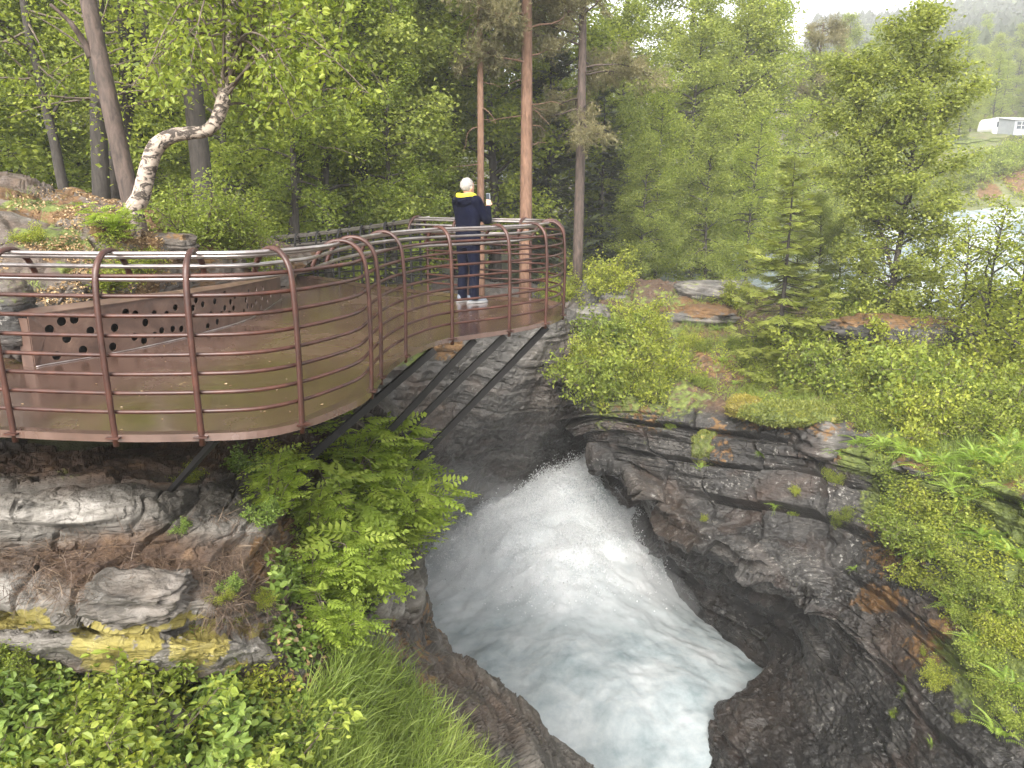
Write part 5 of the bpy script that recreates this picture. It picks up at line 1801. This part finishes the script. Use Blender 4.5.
for k, (px, py, w) in enumerate([(230,590,26),(262,600,22),(180,530,20),(236,620,18),(250,470,40),(285,470,44),(262,520,36),(190,480,24),(205,740,30),(220,600,20)]):
    plant([RB[0], S2][k % 2], px, py, w, 'small leafy sprig growing from the near rock under the platform', 'sprigs on the near rock', 'plant', .01, .9)
# rise behind the platform
for px, py, w, pr, lab in ((195,247,90,S4,'bright green juniper bush behind the perforated wall'),(232,252,70,S4,'bushy juniper at the left end of the footbridge'),(112,240,52,RW,'rowan sapling with bright leaves at the foot of the white birch'),(100,285,44,S2,'small green plant behind the perforated wall'),(30,238,26,S2,'low green plant in the hollow of the bare rock'),(35,325,40,RB[1],'leafy sprig at the left end of the perforated wall'),(130,262,44,S2,'dark leaved plant below the rowan sapling'),(250,268,40,S1,'light green plant at the edge of the platform floor')):
    plant(pr, px, py, w, lab, None, 'bush', .03, 1.0)

# grass slope in the near left gully
mb = MB()
r = np.random.default_rng(500)
pos = []
for k in range(9000):
    a, b = r.uniform(), r.uniform()
    px, py = 300 + 150 * a + 60 * b * a, 655 + 140 * b - 10 * a
    if px > 345 + (py - 640) * .95 + 22 or (px < 330 and py < 690): continue
    p, n = hit(px, py)
    if p is None or p[1] > 9: continue
    pos.append(p)
pos = np.array(pos)
n = len(pos)
D = r.normal(size=(n, 3)) * .45 + np.array([.25, -.15, .9])
stamp(mb, BLADE, pos, frames(D, norm(r.normal(size=(n, 3)) + [0, -.6, .8])), r.uniform(.1, .36, n), np.clip(.42 + .5 * fbm(pos * 1.4, 3, 5) + r.normal(size=n) * .18, 0, 1))
tag(mb.build('grass', M['grass']), kind='stuff')

# short turf, moss plants and leaf cover on the rocks
def cover(name, tpl, mat, areas, per_px, size, seed, dist=(.5, 60), nz=.3, up=1.0, lab=None, keep=.0):
    r = np.random.default_rng(seed)
    mb = MB()
    P_ = []
    for cx, cy, rx, ry in areas:
        m = int(rx * ry * 3.14 * per_px)
        a, q = r.uniform(0, 6.283, m), np.sqrt(r.uniform(0, 1, m))
        for x, y in zip(cx + rx * q * np.cos(a), cy + ry * q * np.sin(a)):
            p, n = hit(x, y)
            if p is None or not dist[0] < p[1] < dist[1] or n[2] < nz: continue
            P_.append(p)
    P_ = np.array(P_)
    f = fbm(P_ * 1.6, 3, seed)
    P_ = P_[f > keep]
    n = len(P_)
    if tpl is BLADE:
        D = r.normal(size=(n, 3)) * .5 + [0, -.1, .8]
        fr = frames(D, norm(r.normal(size=(n, 3)) + [0, -.5, .6]))
    else:
        fr = rand_frames(r, n, 1.0, .05)
    q = P_ + np.abs(r.normal(size=(n, 3))) * [0, 0, size * up]
    stamp(mb, tpl, q, fr, size * r.uniform(.6, 1.4, n), np.clip(.5 + .35 * fbm(P_ * .9, 3, seed + 1) + r.normal(size=n) * .15, 0, 1))
    o = mb.build(name, mat)
    return tag(o, kind='stuff')
cover('undergrowth', L4, M['leaf_alder'], [(850,375,160,52),(960,430,100,50),(640,375,75,48),(930,520,60,60),(985,560,60,90),(800,340,70,30)], .55, .06, 601, (8, 40), .25, 3.0, keep=.12)
cover('undergrowth', L6, M['leaf_rasp'], [(110,740,230,70),(330,580,60,60),(300,620,30,60)], .2, .06, 602, (2, 12), -.2, 1.4, keep=-.1)
cover('grass', BLADE, M['grass'], [(850,365,160,60),(920,440,110,40),(700,320,60,20),(650,350,60,40),(790,412,50,14),(990,480,50,40)], .5, .28, 603, (8, 40), .3, .2, keep=.0)
cover('turf', BLADE, M['grass'], [(35,198,30,8),(70,272,100,22)], .4, .12, 604, (5, 20), .2, .2, keep=.12)
cover('leaf_litter', L4, M['litter'], [(120,230,140,50),(60,275,120,30)], .4, .035, 605, (5, 20), .1, .3, keep=-.1)
cover('leaf_litter', L4, M['litter'], [(110,735,210,60),(300,680,40,60)], .035, .05, 611, (2, 12), -.3, 1.2, keep=-.5)
cover('undergrowth', L4, M['leaf_alder'], [(965,180,110,32)], 1.0, .22, 612, (50, 95), .0, 1.4, keep=.12)
# dry roots and dead stalks matted over the near rock
r = np.random.default_rng(610)
mb = MB()
pos, D, sc = [], [], []
for cx, cy, rx, ry, m in ((110,565,130,34,1700),(225,560,70,45,1000),(250,610,50,30,600),(60,590,60,16,500),(230,600,40,40,500)):
    a, q = r.uniform(0, 6.283, m), np.sqrt(r.uniform(0, 1, m))
    for x, y in zip(cx + rx * q * np.cos(a), cy + ry * q * np.sin(a)):
        p, n = hit(x, y)
        if p is None or p[1] > 8: continue
        pos.append(p + n * .01)
        D.append(n * .4 + r.normal(size=3) * .6 + [0, -.1, -.35])
pos = np.array(pos)
n = len(pos)
keepm = fbm(pos * 2.2, 3, 9) > -.12
pos, D = pos[keepm], np.array(D)[keepm]
n = len(pos)
stamp(mb, BLADE, pos, frames(D, norm(r.normal(size=(n, 3)))), r.uniform(.05, .17, n), np.clip(r.beta(1.3, 3, n), 0, 1))
tag(mb.build('dry_roots', M['dry_root']), kind='stuff')
# fallen leaves on the steel floor
mb = MB()
n = 110
q = np.array([atz(x, y, .004) for x, y in zip(r.uniform(0, 560, n), r.uniform(285, 432, n))])
q = q[[bool(abs(a[0]) < 8) for a in q]]
inside = []
from mathutils.geometry import intersect_point_tri_2d
poly = [(a[0], a[1]) for a in ol(np.linspace(0, Ltot, 120))] + [(-4.8, 15.4), (-7.5, 13.5), (-9, 9), (-8.2, 4.9)]
def inpoly(x, y):
    c = False
    for (x1, y1), (x2, y2) in zip(poly, poly[1:] + poly[:1]):
        if (y1 > y) != (y2 > y) and x < (x2 - x1) * (y - y1) / (y2 - y1) + x1: c = not c
    return c
q = np.array([a for a in q if inpoly(a[0], a[1])])
n = len(q)
fr = frames(r.normal(size=(n, 3)) * [1, 1, 0], np.tile([0, 0, 1.], (n, 1)) + r.normal(size=(n, 3)) * .15)
stamp(mb, L4, q, fr, r.uniform(.015, .035, n), r.uniform(.3, 1, n))
tag(mb.build('leaf_litter', M['litter']), kind='stuff')

for pr_ in PARK:                     # a kind that found no place is not kept
    if not pr_[1]:
        for ch in list(pr_[0].children): bpy.data.objects.remove(ch)
        bpy.data.objects.remove(pr_[0])
# ------------------------------------------------------------------ camera, light, air
cd = bpy.data.cameras.new('camera')
cam = bpy.data.objects.new('camera', cd)
col.objects.link(cam)
cam.location = (0, 0, CAMZ)
cam.rotation_euler = (R(90) - PITCH, 0, 0)
cd.sensor_width = 36
cd.lens = FPX / 1024 * 36
cd.clip_start = .05
cd.clip_end = 3000
scene.camera = cam

w = bpy.data.worlds.new('World')
scene.world = w
w.use_nodes = True
nt = w.node_tree
nt.nodes.clear()
sky = nt.nodes.new('ShaderNodeTexSky')
sky.sky_type = 'NISHITA'
sky.sun_disc = False
SUN_E, SUN_R = R(38), R(195)
sky.sun_elevation = SUN_E
sky.sun_rotation = SUN_R
sky.air_density = 1.0
sky.dust_density = 4.0
sky.ozone_density = 1.0
hs = nt.nodes.new('ShaderNodeHueSaturation')
hs.inputs['Saturation'].default_value = .12
hs.inputs['Value'].default_value = 1.0
bg = nt.nodes.new('ShaderNodeBackground')
bg.inputs['Strength'].default_value = .15
ou = nt.nodes.new('ShaderNodeOutputWorld')
nt.links.new(sky.outputs[0], hs.inputs['Color'])
nt.links.new(hs.outputs[0], bg.inputs['Color'])
nt.links.new(bg.outputs[0], ou.inputs['Surface'])
sl = bpy.data.lights.new('sun', 'SUN')
sl.energy = 1.5
sl.angle = R(30)
sl.color = (1, .93, .82)
so = bpy.data.objects.new('sun', sl)
col.objects.link(so)
# Nishita: rotation measured from +Y towards +X
sd = Vector((math.sin(SUN_R) * math.cos(SUN_E), math.cos(SUN_R) * math.cos(SUN_E), math.sin(SUN_E)))
so.rotation_euler = (-sd).to_track_quat('-Z', 'Y').to_euler()
so.location = (0, 0, 100)

def volume(name, dens, color, V, F, aniso=0.0):
    t = NT(name)
    v = t.n('ShaderNodeVolumePrincipled')
    v.inputs['Color'].default_value = (*color, 1)
    v.inputs['Density'].default_value = dens
    v.inputs['Anisotropy'].default_value = aniso
    t.l(v.outputs[0], t.out.inputs['Volume'])
    o = obj(name, make_mesh(name, V, F), t.m)
    return tag(o, kind='stuff')
if HAZE:
    volume('haze', HAZE_D, (.97, .98, 1.0), *box((0, 250, 64), (1100, 650, 166)))
if MIST:
    for c, r, d in MISTS:
        V, F = blob(c, r, 3, .12, .8, 32, 20)
        o = volume('spray_mist', d, (.98, .99, 1.0), V, F)

vs_ = scene.view_settings
vs_.view_transform = 'Standard'
vs_.look = 'None'
vs_.gamma = 1
vs_.use_curve_mapping = False
vs_.exposure = EXPOSURE
c = scene.cycles
c.use_denoising = True
c.max_bounces = 12
c.diffuse_bounces = 6
c.glossy_bounces = 3
c.transmission_bounces = 8
c.transparent_max_bounces = 8
c.volume_bounces = 2
c.use_adaptive_sampling = True
c.adaptive_threshold = .015
c.caustics_reflective = False
c.caustics_refractive = False
c.sample_clamp_indirect = 6
